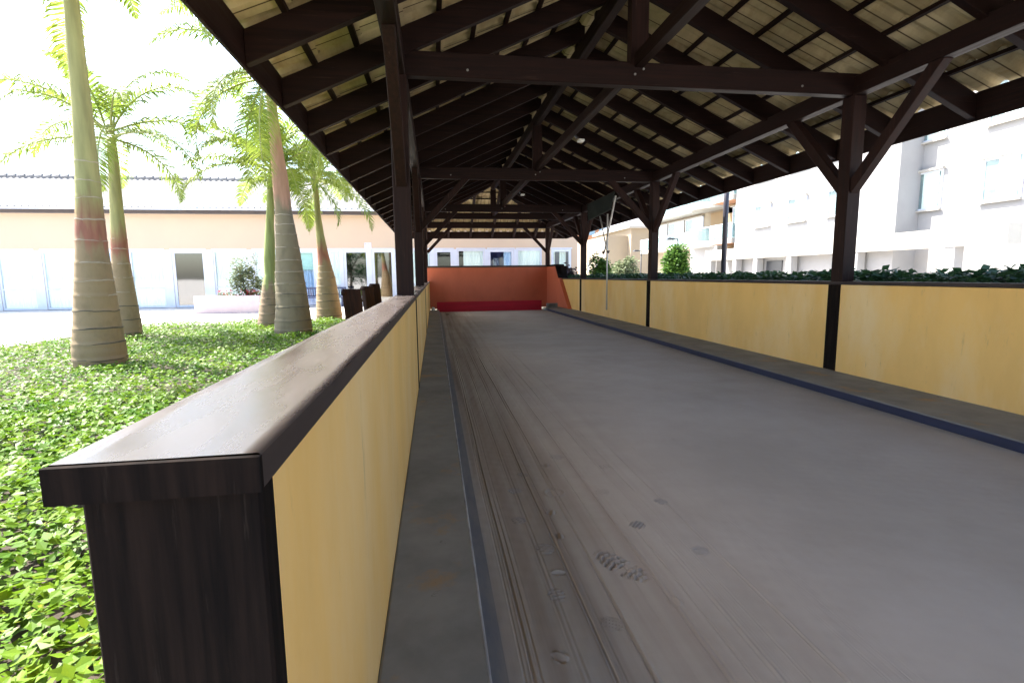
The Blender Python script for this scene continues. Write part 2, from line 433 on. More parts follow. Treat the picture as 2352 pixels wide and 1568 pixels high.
lm = MB(); lm.box(-.218, .141, -6.9, 19.66, -.06, .085)
lo = lm.build('concrete_ledge', M['ledge'], bevel=.012, segs=2); tag(lo, kind='structure')
rm = MB(); rm.box(4.285, 5.092, -6.9, 20.1, -.06, .085)
ro = rm.build('concrete_ledge', M['ledge'], bevel=.012, segs=2); tag(ro, kind='structure')
nk = MB(); nk.box(4.268, 4.286, -6.9, 19.3, .004, .078); nk.build('navy_stripe', M['navy'], ro)
bl = MB(); bl.add([(.142, -6.9, .012), (.205, -6.9, .0125), (.205, 19.5, .0125), (.142, 19.5, .012)], [(0, 1, 2, 3)])
bl.build('blue_stripe', M['bluepaint'], lo)
we = MB(); we.box(.1265, .1425, -6.9, 19.64, .060, .0862); we.build('worn_edge', M['wornedge'], lo, bevel=.006, segs=2)

# ---------------------------------------------------------------- the low walls round the court
YT = [5.93, 11.76, 17.60, 23.40]                # post centres along the court
lw = empty('court_wall', (-.32, YW0, 0), 'long yellow court wall under a wide glossy brown coping, beside the palm bed', 'wall', kind='thing')
mb = MB(); mb.box(-.40, -.217, YW0 + .03, YW1, -.05, 1.105); mb.build('wall_panel', M['yellow'], lw, bevel=.004)
b = MB(); b.box(-.412, -.2155, YW0 - .02, YW0 + .03, -.05, 1.104); b.build('end_board', M['joint'], lw, bevel=.004)
c = MB()                                        # coping: hand-trowelled, so its upper face waves a little
ny = 620
XSC = (-.432, -.429, -.40, -.36, -.31, -.26, -.23, -.210, -.207)
nxc = len(XSC)
for j in range(ny):
    y = YW0 - .035 + (YW1 - YW0 + .035) * (j / (ny - 1)) ** 1.5
    for x in XSC:
        e = .003 if x in (XSC[0], XSC[-1]) else 0
        z = 1.148 - e + .0018 * mnoise.noise(Vector((x * 4, y * 1.6, 0))) + .0006 * mnoise.noise(Vector((x * 14, y * 7, 4)))
        c.v.append((x, y, z))
for j in range(ny - 1):
    for i in range(nxc - 1):
        a = j * nxc + i
        c.f.append((a, a + 1, a + nxc + 1, a + nxc))
top_v = list(c.v)
cp = c.build('coping', M['coping'], lw, smooth=True)
c = MB()
for j in range(ny):
    l_, r_ = top_v[j * nxc], top_v[j * nxc + nxc - 1]
    c.v += [l_, (l_[0], l_[1], 1.105), r_, (r_[0], r_[1], 1.105)]
for j in range(ny - 1):
    a = j * 4
    c.f += [(a, a + 4, a + 5, a + 1), (a + 2, a + 3, a + 7, a + 6), (a + 1, a + 5, a + 7, a + 3)]
c.build('coping_edge', M['copingedge'], lw)
c = MB(); c.box(-.433, -.206, YW0 - .044, YW0 - .0355, 1.103, 1.146); c.build('end_shade_sheet', M['joint'], lw)  # dark sheet standing in for shade on the coping's end face
for y in (YT[0], YT[1], YT[2], 21.9):
    j = MB(); j.box(-.2165, -.2115, y - .10, y + .09, .085, 1.104); j.build('joint_strip', M['joint'], lw)

rw = empty('court_wall', (5.19, 0, 0), 'long yellow court wall beside the hedge, its thin dark coping broken by posts', 'wall', kind='thing')
mb = MB(); mb.box(5.092, 5.29, -6.8, YW1, -.05, 1.19); mb.build('wall_panel', M['yellow'], rw, bevel=.004)
c = MB(); c.box(5.08, 5.31, -6.8, 20.35, 1.191, 1.232); c.build('coping', M['copingedge'], rw, bevel=.006)
for y in YT[:3]:
    j = MB(); j.box(5.083, 5.0925, y - .10, y + .10, .086, 1.19); j.build('joint_strip', M['joint'], rw)

ew = empty('end_wall', (2.4, YW1, 0), 'tall terracotta orange end wall with a slanted wing, behind the red board', 'wall', kind='thing')
mb = MB(); mb.box(-.30, 4.95, YW1, YW1 + .2, -.05, 1.72); mb.build('wall_panel', M['orange'], ew, bevel=.004)
c = MB(); c.box(-.32, 5.3, YW1 - .015, YW1 + .22, 1.721, 1.80); c.build('coping', M['fascia'], ew, bevel=.006)
wg = MB()                                       # wing: slanting front edge, proud of the yellow wall
p = [(18.75, .085), (YW1 - .001, .085), (YW1 - .001, 1.72), (20.86, 1.72)]
wg.add([(4.95, y, z) for y, z in p] + [(5.088, y, z) for y, z in p], [(0, 3, 2, 1), (4, 5, 6, 7), (0, 1, 5, 4), (1, 2, 6, 5), (2, 3, 7, 6), (3, 0, 4, 7)])
wg.build('wing_panel', M['orange'], ew)
wc = MB()
q = [(20.24, 1.235), (20.36, 1.235), (YW1 - .02, 1.80), (20.83, 1.80)]
wc.add([(4.944, y, z) for y, z in ((20.22, 1.235), (20.34, 1.235), (20.97, 1.80), (20.85, 1.80))] +
       [(5.31, y, z) for y, z in ((20.22, 1.235), (20.34, 1.235), (20.97, 1.80), (20.85, 1.80))],
       [(0, 3, 2, 1), (4, 5, 6, 7), (0, 1, 5, 4), (1, 2, 6, 5), (2, 3, 7, 6), (3, 0, 4, 7)])
wc.box(4.944, 5.31, 20.97, YW1 - .016, 1.721, 1.80)
wc.box(5.093, 5.31, 20.36, YW1 - .016, 1.233, 1.72)
wc.build('wing_coping', M['joint'], ew)

tb = empty('toe_board', (2.1, 19.75, 0), 'low crimson red wooden board across the far end of the court', 'board')
mb = MB(); mb.box(.06, 4.13, 19.72, 19.765, .004, .385); mb.build('plank', M['red'], tb, bevel=.006)
mb = MB(); mb.box(.06, 4.13, 19.712, 19.7195, .005, .030); mb.build('bottom_rail', M['red'], tb)
for x in (.5, 2.1, 3.7):
    mb = MB(); mb.box(x - .04, x + .04, 19.767, 19.84, .004, .36); mb.build('brace', WZ, tb)

# ---------------------------------------------------------------- the pavilion: posts, trusses, rafters, tiles
XL, XR, XC = -1.53, 6.36, 2.37
ZE, ZR = 3.10, 4.90                              # underside of the rafters at eave and at ridge
YN, YF = -3.4, 24.5                              # roof ends (far hipped eave; unseen near gable set back to shade the floor)
YH = YF - (XC - XL)                              # where the hip meets the ridge
SLO = {-1: (ZR - ZE) / (XC - XL), 1: (ZR - ZE) / (XR - XC)}
def zu(x):
    return ZR - SLO[-1] * (XC - x) if x < XC else ZR - SLO[1] * (x - XC)
def zh(y): return ZE + (ZR - ZE) * (YF - y) / (YF - YH)
DEP = .275
pav = empty('pavilion', (XC, YN, 0), 'long open-sided timber pavilion with dark rafters and a tiled roof over the court', 'pavilion')
B = .006
XPL, XPR = (-.42, -.235), (5.10, 5.275)
for y in [-3.0] + YT:
    for x0, x1 in (XPL, XPR):
        if y == YT[3] and x0 < 0: x0, x1 = -.45, -.27
        m_ = MB(); m_.box(x0, x1, y - .095, y + .095, -.04 if y in (-3.0, YT[3]) else (1.10 if x0 < 0 else 1.19), 3.478)
        m_.build('post', WZ, pav, bevel=B)
for x0, x1 in (XPL, XPR):
    m_ = MB(); m_.box(x0 + .012, x1 - .012, YN, YT[3] + .1, 3.48, 3.70); m_.build('wall_plate', WY, pav, bevel=B)
m_ = MB(); m_.box(-.43, 5.3, YT[3] - .07, YT[3] + .07, 3.4805, 3.705); m_.build('wall_plate', WX, pav, bevel=B)
m_ = MB(); m_.box(XC - .06, XC + .06, YN, YH + .1, 4.66, 4.89); m_.build('ridge_beam', WY, pav, bevel=B)
m_ = MB(); m_.box(XC - .055, XC + .055, -3.0, YH - .1, 3.68, 3.83); m_.build('runner_beam', WY, pav, bevel=B)
for y in (-3.0, YT[0], YT[1], YT[2], YH - .1):
    m_ = MB(); m_.box(-.418, 5.27, y - .058, y + .058, 3.482 if y != YH - .1 else 3.56, 3.735 if y != YH - .1 else 3.80)
    m_.build('tie_beam', WX, pav, bevel=B)
    m_ = MB(); m_.box(XC - .105, XC + .105, y - .062, y + .062, 3.70, 4.70); m_.build('king_post', WZ, pav, bevel=B)
for i, y in enumerate(YT):
    for s, (x0, x1) in ((1, XPL), (-1, XPR)):
        xm = (x0 + x1) / 2
        xi = x1 if s == 1 else x0
        for d in (-1, 1):                       # braces along the plate
            if i == 3 and d == 1: continue
            m_ = MB(); m_.bar((xm, y + d * .05, 2.36), (xm, y + d * 1.13, 3.52), .115, .13, (1, 0, 0)); m_.build('knee_brace', WZ, pav, bevel=B)
        if i >= 1:                               # braces to the tie beam
            m_ = MB(); m_.bar((xi - s * .04, y, 2.42), (xi + s * 1.02, y, 3.53), .105, .13, (0, 1, 0)); m_.build('knee_brace', WZ, pav, bevel=B)

for y in YT[:3]:                                 # bolt heads on the near faces
    m_ = MB()
    for dx, z in ((-.05, 3.60), (.05, 3.66)): m_.tube([(XC + dx, y - .07, z), (XC + dx, y - .048, z)], .013, 8)
    m_.build('bolt', M['block'], pav)
    m_ = MB()
    for s, x in ((1, .42), (-1, 4.42)): m_.tube([(x, y - .066, 3.56), (x, y - .048, 3.56)], .013, 8)
    m_.build('bolt', M['block'], pav)
def rafter(x0, x1, y0, y1):
    m_ = MB()
    m_.hexa([(x0, y0, zu(x0)), (x1, y0, zu(x1)), (x1, y1, zu(x1)), (x0, y1, zu(x0))],
            [(x0, y0, zu(x0) + DEP), (x1, y0, zu(x1) + DEP), (x1, y1, zu(x1) + DEP), (x0, y1, zu(x0) + DEP)])
    m_.build('rafter', WX, pav, bevel=.005)
TH = .085
k = 0
y = 4.87 - 7 * 1.073
while y < YF - .35:
    e = min(XC - XL, YF - y) if y > YH else XC - XL
    rafter(XL + .03, XL + e - .01, y - TH, y)
    y += 1.073
y = 9.74 - 12 * 1.063
while y < YF - .35:
    e = min(XR - XC, (YF - y) * (XR - XC) / (YF - YH)) if y > YH else XR - XC
    rafter(XR - e + .01, XR - .03, y - TH, y)
    y += 1.063
for kx in range(-2, 6):                          # jack rafters of the hipped end
    x = .66 + 1.02 * kx
    if x < XL + .3 or x > XR - .3: continue
    e = (x - XL) * (YF - YH) / (XC - XL) if x < XC else (XR - x) * (YF - YH) / (XR - XC)
    y0 = YF - e + .02
    m_ = MB()
    m_.hexa([(x, y0, zh(y0)), (x + TH, y0, zh(y0)), (x + TH, YF - .03, zh(YF - .03)), (x, YF - .03, zh(YF - .03))],
            [(x, y0, zh(y0) + DEP), (x + TH, y0, zh(y0) + DEP), (x + TH, YF - .03, zh(YF - .03) + DEP), (x, YF - .03, zh(YF - .03) + DEP)])
    m_.build('rafter', WY, pav, bevel=.005)
for xe in (XL + .03, XR - .03):
    m_ = MB(); m_.bar((xe, YF - .03, ZE + .09), (XC, YH, ZR + .09), .09, .22); m_.build('hip_rafter', WY, pav, bevel=.005)
# fascia boards
m_ = MB(); m_.box(XL - .002, XL + .028, YN, YF, ZE - .012, ZE + .315); m_.build('fascia_board', WY, pav, bevel=.004)
m_ = MB(); m_.box(XR - .028, XR + .002, YN, YF, ZE - .012, ZE + .315); m_.build('fascia_board', WY, pav, bevel=.004)
m_ = MB(); m_.box(XL + .03, XR - .03, YF - .03, YF, ZE - .010, ZE + .315); m_.build('fascia_board', WX, pav, bevel=.004)

# tiled slopes: rows of lapped roll tiles on battens
CO = .432                                        # course, measured level
def tile_profile(t):
    u = (t / .335) % 1.0
    return 0.06 * max(0, math.cos((u - .5) * math.pi / .46)) if abs(u - .5) < .23 else 0.0
def slope(side):
    m_ = MB()
    span = XC - XL if side < 0 else XR - XC
    rows = int(span / CO) + 1
    for r_ in range(rows):
        e0 = -.06 if r_ == 0 else r_ * CO - .06
        e1 = min((r_ + 1) * CO, span + .03)
        ys = []
        yend = YF - r_ * CO * (YF - YH) / span + .02
        y_ = YN - .08
        while y_ < yend + .01:
            ys.append(y_); y_ += .0335
        o = len(m_.v)
        sag = [.010 * mnoise.noise(Vector((r_ * 3.7 + side, y2 * 3.1, 0))) for y2 in ys]
        for e, lift in ((e0, .036), (e1, .010)):
            x = XL + e if side < 0 else XR - e
            zz = ZE + (ZR - ZE) * e / span + DEP + .028 + lift
            for y2, s2 in zip(ys, sag):
                m_.v.append((x, y2, zz + tile_profile(y2) + s2))
        n = len(ys)
        for i in range(n - 1):
            f = (o + i, o + i + 1, o + n + i + 1, o + n + i)
            m_.f.append(f if side > 0 else f[::-1])
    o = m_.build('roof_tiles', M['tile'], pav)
    sl = o.modifiers.new('thick', 'SOLIDIFY'); sl.thickness = .014; sl.offset = 1
    return o
tl, tr = slope(-1), slope(1)
def hip_tiles():
    m_ = MB()
    span = YF - YH
    rows = int(span / CO) + 1
    for r_ in range(rows):
        e0 = -.06 if r_ == 0 else r_ * CO - .06
        e1 = min((r_ + 1) * CO, span + .03)
        xa = XL + r_ * CO * (XC - XL) / span - .02; xb = XR - r_ * CO * (XR - XC) / span + .02
        xs = list(np.arange(xa, xb, .0335))
        o = len(m_.v)
        for e, lift in ((e0, .036), (e1, .010)):
            for x in xs:
                m_.v.append((float(x), YF - e, ZE + (ZR - ZE) * e / span + DEP + .028 + lift + tile_profile(x)
                             + .010 * mnoise.noise(Vector((float(x) * 3.1, r_ * 3.3, 7)))))
        n = len(xs)
        for i in range(n - 1): m_.f.append((o + i, o + n + i, o + n + i + 1, o + i + 1))
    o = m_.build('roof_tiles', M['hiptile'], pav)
    sl = o.modifiers.new('thick', 'SOLIDIFY'); sl.thickness = .014; sl.offset = 1
    return o
th = hip_tiles()
cap = MB(); cap.tube([(XC, YN - .1, ZR + .27), (XC, YH, ZR + .27)], .11, 10)
cap.tube([(XC, YH, ZR + .27), (XL - .03, YF + .03, ZE + .28)], .10, 10); cap.tube([(XC, YH, ZR + .27), (XR + .03, YF + .03, ZE + .28)], .10, 10)
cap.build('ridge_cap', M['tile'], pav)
def batten(side, x):
    e = (x - XL) if side < 0 else (XR - x)
    span = (XC - XL) if side < 0 else (XR - XC)
    yend = YF - e * (YF - YH) / span - .03
    z = zu(x) + DEP - .004
    m_ = MB(); m_.box(x - .028, x + .028, YN, yend, z, z + .042)
    m_.build('batten', WY, tl if side < 0 else tr)
for i in range(9): batten(-1, -1.165 + .432 * i)
for i in range(9): batten(1, 3.755 + .432 * (i - 3))
for i in range(8):
    e = .36 + CO * i
    z = ZE + (ZR - ZE) * e / (YF - YH) + DEP - .004
    m_ = MB(); m_.box(XL + e + .03, XR - e - .03, YF - e - .028, YF - e + .028, z, z + .042); m_.build('batten', WX, th)

# small lamps on the runner beam
lp = empty('ceiling_lamp', (2.52, 8.75, 3.60), 'small white box lamp under the roof runner, nearer of the two', 'lamp', 'small lamps under the roof')
m_ = MB(); m_.box(2.47, 2.575, 8.70, 8.83, 3.585, 3.625); m_.build('housing', M['lampwhite'], lp, bevel=.012, segs=2)
m_ = MB(); m_.bar((2.46, 8.76, 3.635), (2.40, 8.76, 3.72), .03, .03); m_.build('bracket', M['lampgrey'], lp)
l2 = copy_tree(lp); l2.location = (2.52, 14.6, 3.60); l2['label'] = 'small white box lamp under the roof runner, deeper inside the pavilion'

# scoreboard and hanging poles on the far side
sb = empty('scoreboard', (4.96, 15.1, 3.0), 'dark slate scoreboard hung high under the wall plate between two posts', 'scoreboard')
m_ = MB(); m_.hexa([(4.94, 14.22, 3.16), (4.975, 14.22, 3.16), (4.975, 16.28, 3.08), (4.94, 16.28, 3.08)],
                   [(4.94, 13.85, 3.60), (4.975, 13.85, 3.60), (4.975, 16.38, 3.60), (4.94, 16.38, 3.60)])
m_.build('panel', M['board'], sb, bevel=.004)
for y in (14.2, 16.0):
    m_ = MB(); m_.box(4.978, 5.105, y - .02, y + .02, 3.46, 3.52); m_.build('hanger', M['steel'], sb)
def pole(label, p, q, r, hook):
    o = empty('court_rake_pole', q, label, 'pole', 'white poles hung under the scoreboard')
    a = MB(); a.tube([p, q], r, 10); a.build('shaft', M['polewhite'], o, smooth=True)
    if hook:
        h = MB(); h.tube([Vector(q) + Vector((0, .0, .015)), Vector(q) + Vector((.0, hook * .10, -.03)), Vector(q) + Vector((0, hook * .16, .01))], r * 1.15, 8)
        h.build('hook', M['steel'], o, smooth=True)
    return o
pole('worn white pole slanting down from the near end of the scoreboard, crossing a shorter one', (4.93, 13.70, 3.47), (4.93, 14.59, 2.00), .024, 1)
pole('shorter worn white pole slanting the opposite way across the other', (4.905, 14.95, 3.06), (4.905, 14.27, 2.00), .020, -1)
pole('long straight white pole hanging upright against the yellow wall', (4.955, 14.42, 3.07), (4.955, 14.40, .33), .024, 0)

# small things at the far end of the ledges
m_ = bmesh.new(); bmesh.ops.create_icosphere(m_, subdivisions=3, radius=.07)
for v in m_.verts: v.co *= 1 + .18 * mnoise.noise(v.co * 14)
me = bpy.data.meshes.new('white_stone'); m_.to_mesh(me); me.materials.append(M['stone'])
me.polygons.foreach_set('use_smooth', [True] * len(me.polygons))
o = bpy.data.objects.new('white_stone', me); o.location = (-.09, 19.4, .15); col.objects.link(o)
tag(o, 'rounded white stone at the end of the ledge by the red board', 'stone')
bs = empty('concrete_block', (4.45, 19.7, .085), 'hollow grey concrete block on the ledge at the end of the red board', 'block')
m_ = MB(); m_.box(4.30, 4.72, 19.5, 19.66, .086, .135).box(4.30, 4.72, 19.5, 19.66, .215, .27).box(4.30, 4.36, 19.501, 19.66, .135, .215).box(4.66, 4.72, 19.501, 19.66, .135, .215).box(4.361, 4.659, 19.64, 19.659, .135, .215)
m_.build('block_shell', M['block'], bs)
m_ = MB(); m_.box(4.17, 4.264, 19.42, 19.62, .004, .10); o = m_.build('kerb_stub', M['stone'], bevel=.01)
tag(o, 'pale worn concrete stub where the navy kerb meets the red board', 'kerb end')
m_ = bmesh.new(); bmesh.ops.create_icosphere(m_, subdivisions=2, radius=.05)
for v in m_.verts: v.co.z *= .25; v.co.x *= 1.4
me = bpy.data.meshes.new('dark_pebble'); m_.to_mesh(me); me.materials.append(M['joint'])
o = bpy.data.objects.new('dark_pebble', me); o.location = (.42, 18.3, .012); col.objects.link(o)
tag(o, 'flat dark pebble lying on the sand before the red board', 'pebble')

# ---------------------------------------------------------------- palm bed outside
bed = MB()
nx, ny = 40, 60
for j in range(ny + 1):
    for i in range(nx + 1):
        x = -9.0 + 8.55 * i / nx; y = -2.5 + 19.3 * j / ny
        edge = min(1, min(i, nx - i) / 2, min(j, ny - j) / 2)
        bed.v.append((x, y, -.03 + edge * (.05 + .03 * mnoise.noise(Vector((x * .6, y * .6, 0))))))
for j in range(ny):
    for i in range(nx):
        a = j * (nx + 1) + i; bed.f.append((a, a + 1, a + nx + 2, a + nx + 1))
bed.build('planting_bed', M['soil'], smooth=True)['kind'] = 'structure'
def leaf_cloud(pts, size, rnd, flat=.5, asp=1.7):
    m_ = MB()
    for p in pts:
        a = rnd.uniform(0, 2 * math.pi)
        d = Vector((math.cos(a), math.sin(a), rnd.uniform(-.5, .7)))
        d.normalize()
        n = Vector((rnd.uniform(-flat, flat), rnd.uniform(-flat, flat), 1)); n = (n - d * n.dot(d)).normalized()
        s = d.cross(n)
        L_ = size * rnd.uniform(.5, 1.5); w = L_ / asp / 2
        p = Vector(p)
        m_.add([p, p + d * L_ * .45 + s * w, p + d * L_, p + d * L_ * .45 - s * w + n * w * .25], [(0, 1, 2, 3)])
    return m_
rc = random.Random(11)
pts = []
for _ in range(150000):
    x = rc.uniform(-8.8, -.50); y = rc.uniform(.2, 16.7) if rc.random() < .68 else rc.uniform(.2, 6)
    if x < -5.6 and rc.random() < .35: continue
    if x < -8.3 + .3 * math.sin(y * 2) or y > 16.45 + .25 * math.sin(x * 3.1) + .15 * math.sin(x * 7): continue
    h = .05 + .13 * (mnoise.noise(Vector((x * 1.1, y * 1.1, 3))) * .5 + .5) + .04 * mnoise.noise(Vector((x * 5, y * 5, 8)))
    pts.append((x, y, h * rc.uniform(.35, 1.15)))
o = leaf_cloud(pts, .052, rc, .7, 1.5).build('ground_cover', M['leaf_cover'])
tag(o, 'low bright green leafy ground cover filling the palm bed', 'ground cover', kind='stuff')

# palms: ringed swollen trunk, green crown shaft, feather fronds
def trunk_material(name, z_ring, z_shaft, ring_c1, ring_c2, sheath, shaft):
    """ringed bark below, peeling sheath above, green crown shaft on top, split by height on the tree itself"""
    m = mat(name, ring_c1, ring_c2, scale=2.2, stretch=(2, 2, 1.2), rough=.8, bump=.006, bscale=14, c3=tuple(x * .72 for x in ring_c1), scale3=2.2, t3=(.5, .75), spec=.25)
    nt = m.node_tree; N = nt.nodes; L = nt.links
    bs_ = N['Principled BSDF']
    src = bs_.inputs['Base Color'].links[0].from_socket
    tc = [n for n in N if n.type == 'TEX_COORD'][0]
    sx = N.new('ShaderNodeSeparateXYZ'); L.new(tc.outputs['Object'], sx.inputs[0])
    nz = N.new('ShaderNodeTexNoise'); nz.inputs['Scale'].default_value = 2.4; nz.inputs['Detail'].default_value = 5
    mp = N.new('ShaderNodeMapping'); mp.inputs['Scale'].default_value = (4, 4, .6)
    L.new(tc.outputs['Object'], mp.inputs[0]); L.new(mp.outputs[0], nz.inputs['Vector'])
    ad = N.new('ShaderNodeMath'); ad.operation = 'MULTIPLY_ADD'
    L.new(nz.outputs['Fac'], ad.inputs[0]); ad.inputs[1].default_value = .9; L.new(sx.outputs[2], ad.inputs[2])
    def blend(prev, lo, hi, colr):
        r_ = N.new('ShaderNodeMapRange'); r_.inputs['From Min'].default_value = lo + .45; r_.inputs['From Max'].default_value = hi + .45
        L.new(ad.outputs[0], r_.inputs[0])
        mx = N.new('ShaderNodeMix'); mx.data_type = 'RGBA'
        L.new(r_.outputs[0], mx.inputs[0]); L.new(prev, mx.inputs[6])
        cr = N.new('ShaderNodeValToRGB')
        cr.color_ramp.elements[0].position = .35; cr.color_ramp.elements[0].color = (*[x * .7 for x in colr], 1)
        cr.color_ramp.elements[1].position = .65; cr.color_ramp.elements[1].color = (*colr, 1)
        L.new(nz.outputs['Fac'], cr.inputs[0]); L.new(cr.outputs[0], mx.inputs[7])
        return mx.outputs[2]
    a = blend(src, z_ring - .1, z_ring + .12, sheath)
    b = blend(a, z_shaft - .25, z_shaft + .25, shaft)
    L.new(b, bs_.inputs['Base Color'])
    return m
M['scar'] = mat('leaf_scar', (.38, .32, .24), (.27, .225, .165), scale=8, rough=.85)
M['scardark'] = mat('leaf_scar_dark', (.10, .085, .06), (.06, .05, .035), scale=8, rough=.9)

def frond(m_, mr, base, az, el, L_, droop, rnd, dens=1.0, leaf=.50):
    n = 18
    d0 = Vector((math.sin(az), math.cos(az), 0))
    pts_, e, p = [], el, Vector(base)
    step = L_ / n
    for i in range(n + 1):
        pts_.append(p.copy())
        p = p + (d0 * math.cos(e) + Vector((0, 0, 1)) * math.sin(e)) * step
        e -= droop / n * (.5 + 1.2 * i / n)
    mr.tube(pts_, [max(.004, .026 * (1 - .85 * i / n)) for i in range(n + 1)], 5, cap=False)
    side = d0.cross(Vector((0, 0, 1))).normalized()
    pairs = int(78 * dens)
    for k_ in range(pairs):
        t = .14 + .86 * k_ / pairs
        i = min(n - 1, int(t * n)); f = t * n - i
        q = pts_[i].lerp(pts_[i + 1], f)
        d = (pts_[i + 1] - pts_[i]).normalized()
        up = side.cross(d).normalized()
        ll = leaf * (math.sin(math.pi * min(1, .18 + t * .85)) ** .7) * rnd.uniform(.85, 1.12)
        for s in (-1, 1):
            o_ = (side * s * rnd.uniform(.75, .95) + d * rnd.uniform(.45, .75) + up * rnd.uniform(-.05, .45)).normalized()
            w = d * .017
            a = q + o_ * ll * .55 + Vector((0, 0, -.04 * ll))
            b = q + o_ * ll * .92 + Vector((0, 0, -rnd.uniform(.22, .5) * ll))
            m_.add([q - w * .6, q + w * .6, a + w, a - w, b + w * .15, b - w * .15], [(0, 1, 2, 3), (3, 2, 4, 5)])

def palm(label, axis, rings_to, shaft_from, mat_, fr, seed, ringsp=.30):
    """axis: list of (x, y, z, radius) up the stem"""
    rnd = random.Random(seed)
    root = empty('palm_tree', (axis[0][0], axis[0][1], 0), label, 'palm', 'palms in the green bed')
    zs = np.array([a[2] for a in axis])
    def at(z, j): return float(np.interp(z, zs, [a[j] for a in axis]))
    t = MB(); P, Q = [], []
    z = axis[0][2]
    rz = []
    zz = axis[0][2] + .22
    while zz < rings_to:
        rz.append(zz); zz += ringsp * rnd.uniform(.75, 1.2)
    while z < axis[-1][2]:
        r_ = at(z, 3)
        for k_ in rz: r_ *= 1 + .03 * math.exp(-((z - k_) / .018) ** 2) - .012 * math.exp(-((z - k_ - .05) / .03) ** 2)
        P.append((at(z, 0), at(z, 1), z)); Q.append(r_ * (1 + .01 * mnoise.noise(Vector((z * 2, seed, 0)))))
        z += .025
    t.tube(P, Q, 28)
    tk = t.build('trunk', mat_, root, smooth=True)
    for i, k_ in enumerate(rz):
        s = MB(); n = 28
        r_ = at(k_, 3)
        P2 = [(at(k_, 0), at(k_, 1), k_ - .011), (at(k_, 0), at(k_, 1), k_ + .004), (at(k_, 0), at(k_, 1), k_ + .012)]
        s.tube(P2, [r_ * 1.012, r_ * 1.026, r_ * 1.012], 28, cap=False)
        for v_i in range(len(s.v)):
            x_, y_, z_ = s.v[v_i]; a_ = math.atan2(y_ - at(k_, 1), x_ - at(k_, 0))
            s.v[v_i] = (x_, y_, z_ + .009 * math.sin(a_ * 2 + i * 1.7) + .004 * math.sin(a_ * 7 + 2 * i))
        s.build('leaf_scar', M['scardark'] if k_ < 1.0 else M['scar'], tk, smooth=True)
    top = Vector((axis[-1][0], axis[-1][1], axis[-1][2] - .1))
    for i, (az, el, L_, dr) in enumerate(fr):
        m_, mr = MB(), MB()
        frond(m_, mr, top + Vector((rnd.uniform(-.05, .05), rnd.uniform(-.05, .05), rnd.uniform(-.3, .1))), az, el, L_, dr, rnd)
        ra = mr.build('frond', M['rachis'], root, smooth=True)
        m_.build('leaflets', M['leaf_palm'], ra)
    return root
def crown(n, rnd, el=(.15, 1.35), L_=(2.0, 2.6), dr=(1.3, 2.2), a0=0):
    out = []
    for i in range(n):
        t = i / n
        out.append((a0 + i * 2.399, el[1] + (el[0] - el[1]) * t + rnd.uniform(-.1, .1), rnd.uniform(*L_), rnd.uniform(*dr)))
    return out
rp = random.Random(21)
TM = trunk_material('stout_palm_bark', 2.95, 4.45, (.235, .195, .125), (.155, .13, .082), (.40, .235, .165), (.34, .31, .14))
TL = trunk_material('green_shaft_palm_bark', 1.22, 1.30, (.30, .21, .14), (.20, .15, .10), (.25, .28, .11), (.27, .31, .12))
TR = trunk_material('slender_palm_bark', 1.85, 2.35, (.30, .22, .13), (.21, .155, .09), (.30, .13, .09), (.30, .29, .13))
palm('stoutest palm, broad olive ringed trunk turning pink high up, nearest the court wall',
     [(-3.26, 12.4, -.05, .40), (-3.26, 12.4, .2, .405), (-3.25, 12.4, .45, .385), (-3.25, 12.4, .76, .355), (-3.27, 12.4, 1.3, .315), (-3.27, 12.4, 1.9, .262), (-3.29, 12.4, 2.4, .215),
      (-3.31, 12.4, 2.8, .18), (-3.34, 12.4, 3.6, .165), (-3.38, 12.4, 4.3, .125), (-3.41, 12.4, 5.2, .10), (-3.48, 12.4, 6.0, .085)],
     2.95, 4.4, TM, crown(20, rp, (-.75, 1.25), (2.4, 3.2), (1.4, 2.2)), 1, .27)
palm('palm with a bulging pale green shaft above a half-hidden trunk, leftmost in the photo',
     [(-4.41, 14.6, -.05, .33), (-4.40, 14.6, .25, .33), (-4.38, 14.6, .76, .25), (-4.37, 14.6, 1.17, .185), (-4.35, 14.6, 1.45, .135), (-4.33, 14.6, 1.9, .145), (-4.29, 14.6, 2.4, .125), (-4.26, 14.6, 2.8, .10),
      (-4.2, 14.6, 3.4, .095), (-4.17, 14.6, 3.8, .085), (-4.08, 14.6, 4.4, .07)],
     1.25, 1.3, TL, crown(20, rp, (-.2, 1.35), (2.2, 3.0), (1.1, 2.0), 1.0), 2, .20)
palm('palm with a reddish peeling sheath and slender top, farthest back in the bed',
     [(-3.36, 17.0, -.05, .39), (-3.36, 17.0, .2, .40), (-3.37, 17.0, .5, .365), (-3.38, 17.0, .9, .325), (-3.39, 17.0, 1.32, .28), (-3.42, 17.0, 1.75, .205), (-3.45, 17.0, 2.1, .165), (-3.5, 17.0, 2.7, .12), (-3.53, 17.0, 3.2, .095),
      (-3.55, 17.0, 4.0, .08), (-3.56, 17.0, 4.5, .06)],
     1.85, 2.4, TR, crown(21, rp, (-.25, 1.3), (2.1, 2.9), (1.2, 2.0), .4), 3, .24)
palm('tall grey-brown palm standing nearest the near end of the court wall',
     [(-5.1, 8.6, -.05, .34), (-5.1, 8.6, .3, .34), (-5.08, 8.6, .9, .28), (-5.05, 8.6, 1.8, .2), (-5.0, 8.6, 2.8, .15), (-4.97, 8.6, 3.8, .12), (-4.95, 8.6, 5.2, .09), (-4.94, 8.6, 6.0, .07)],
     3.2, 4.0, TR, crown(15, rp, (-.2, 1.3), (2.2, 2.8), (1.3, 2.1), 2.0), 4, .28)
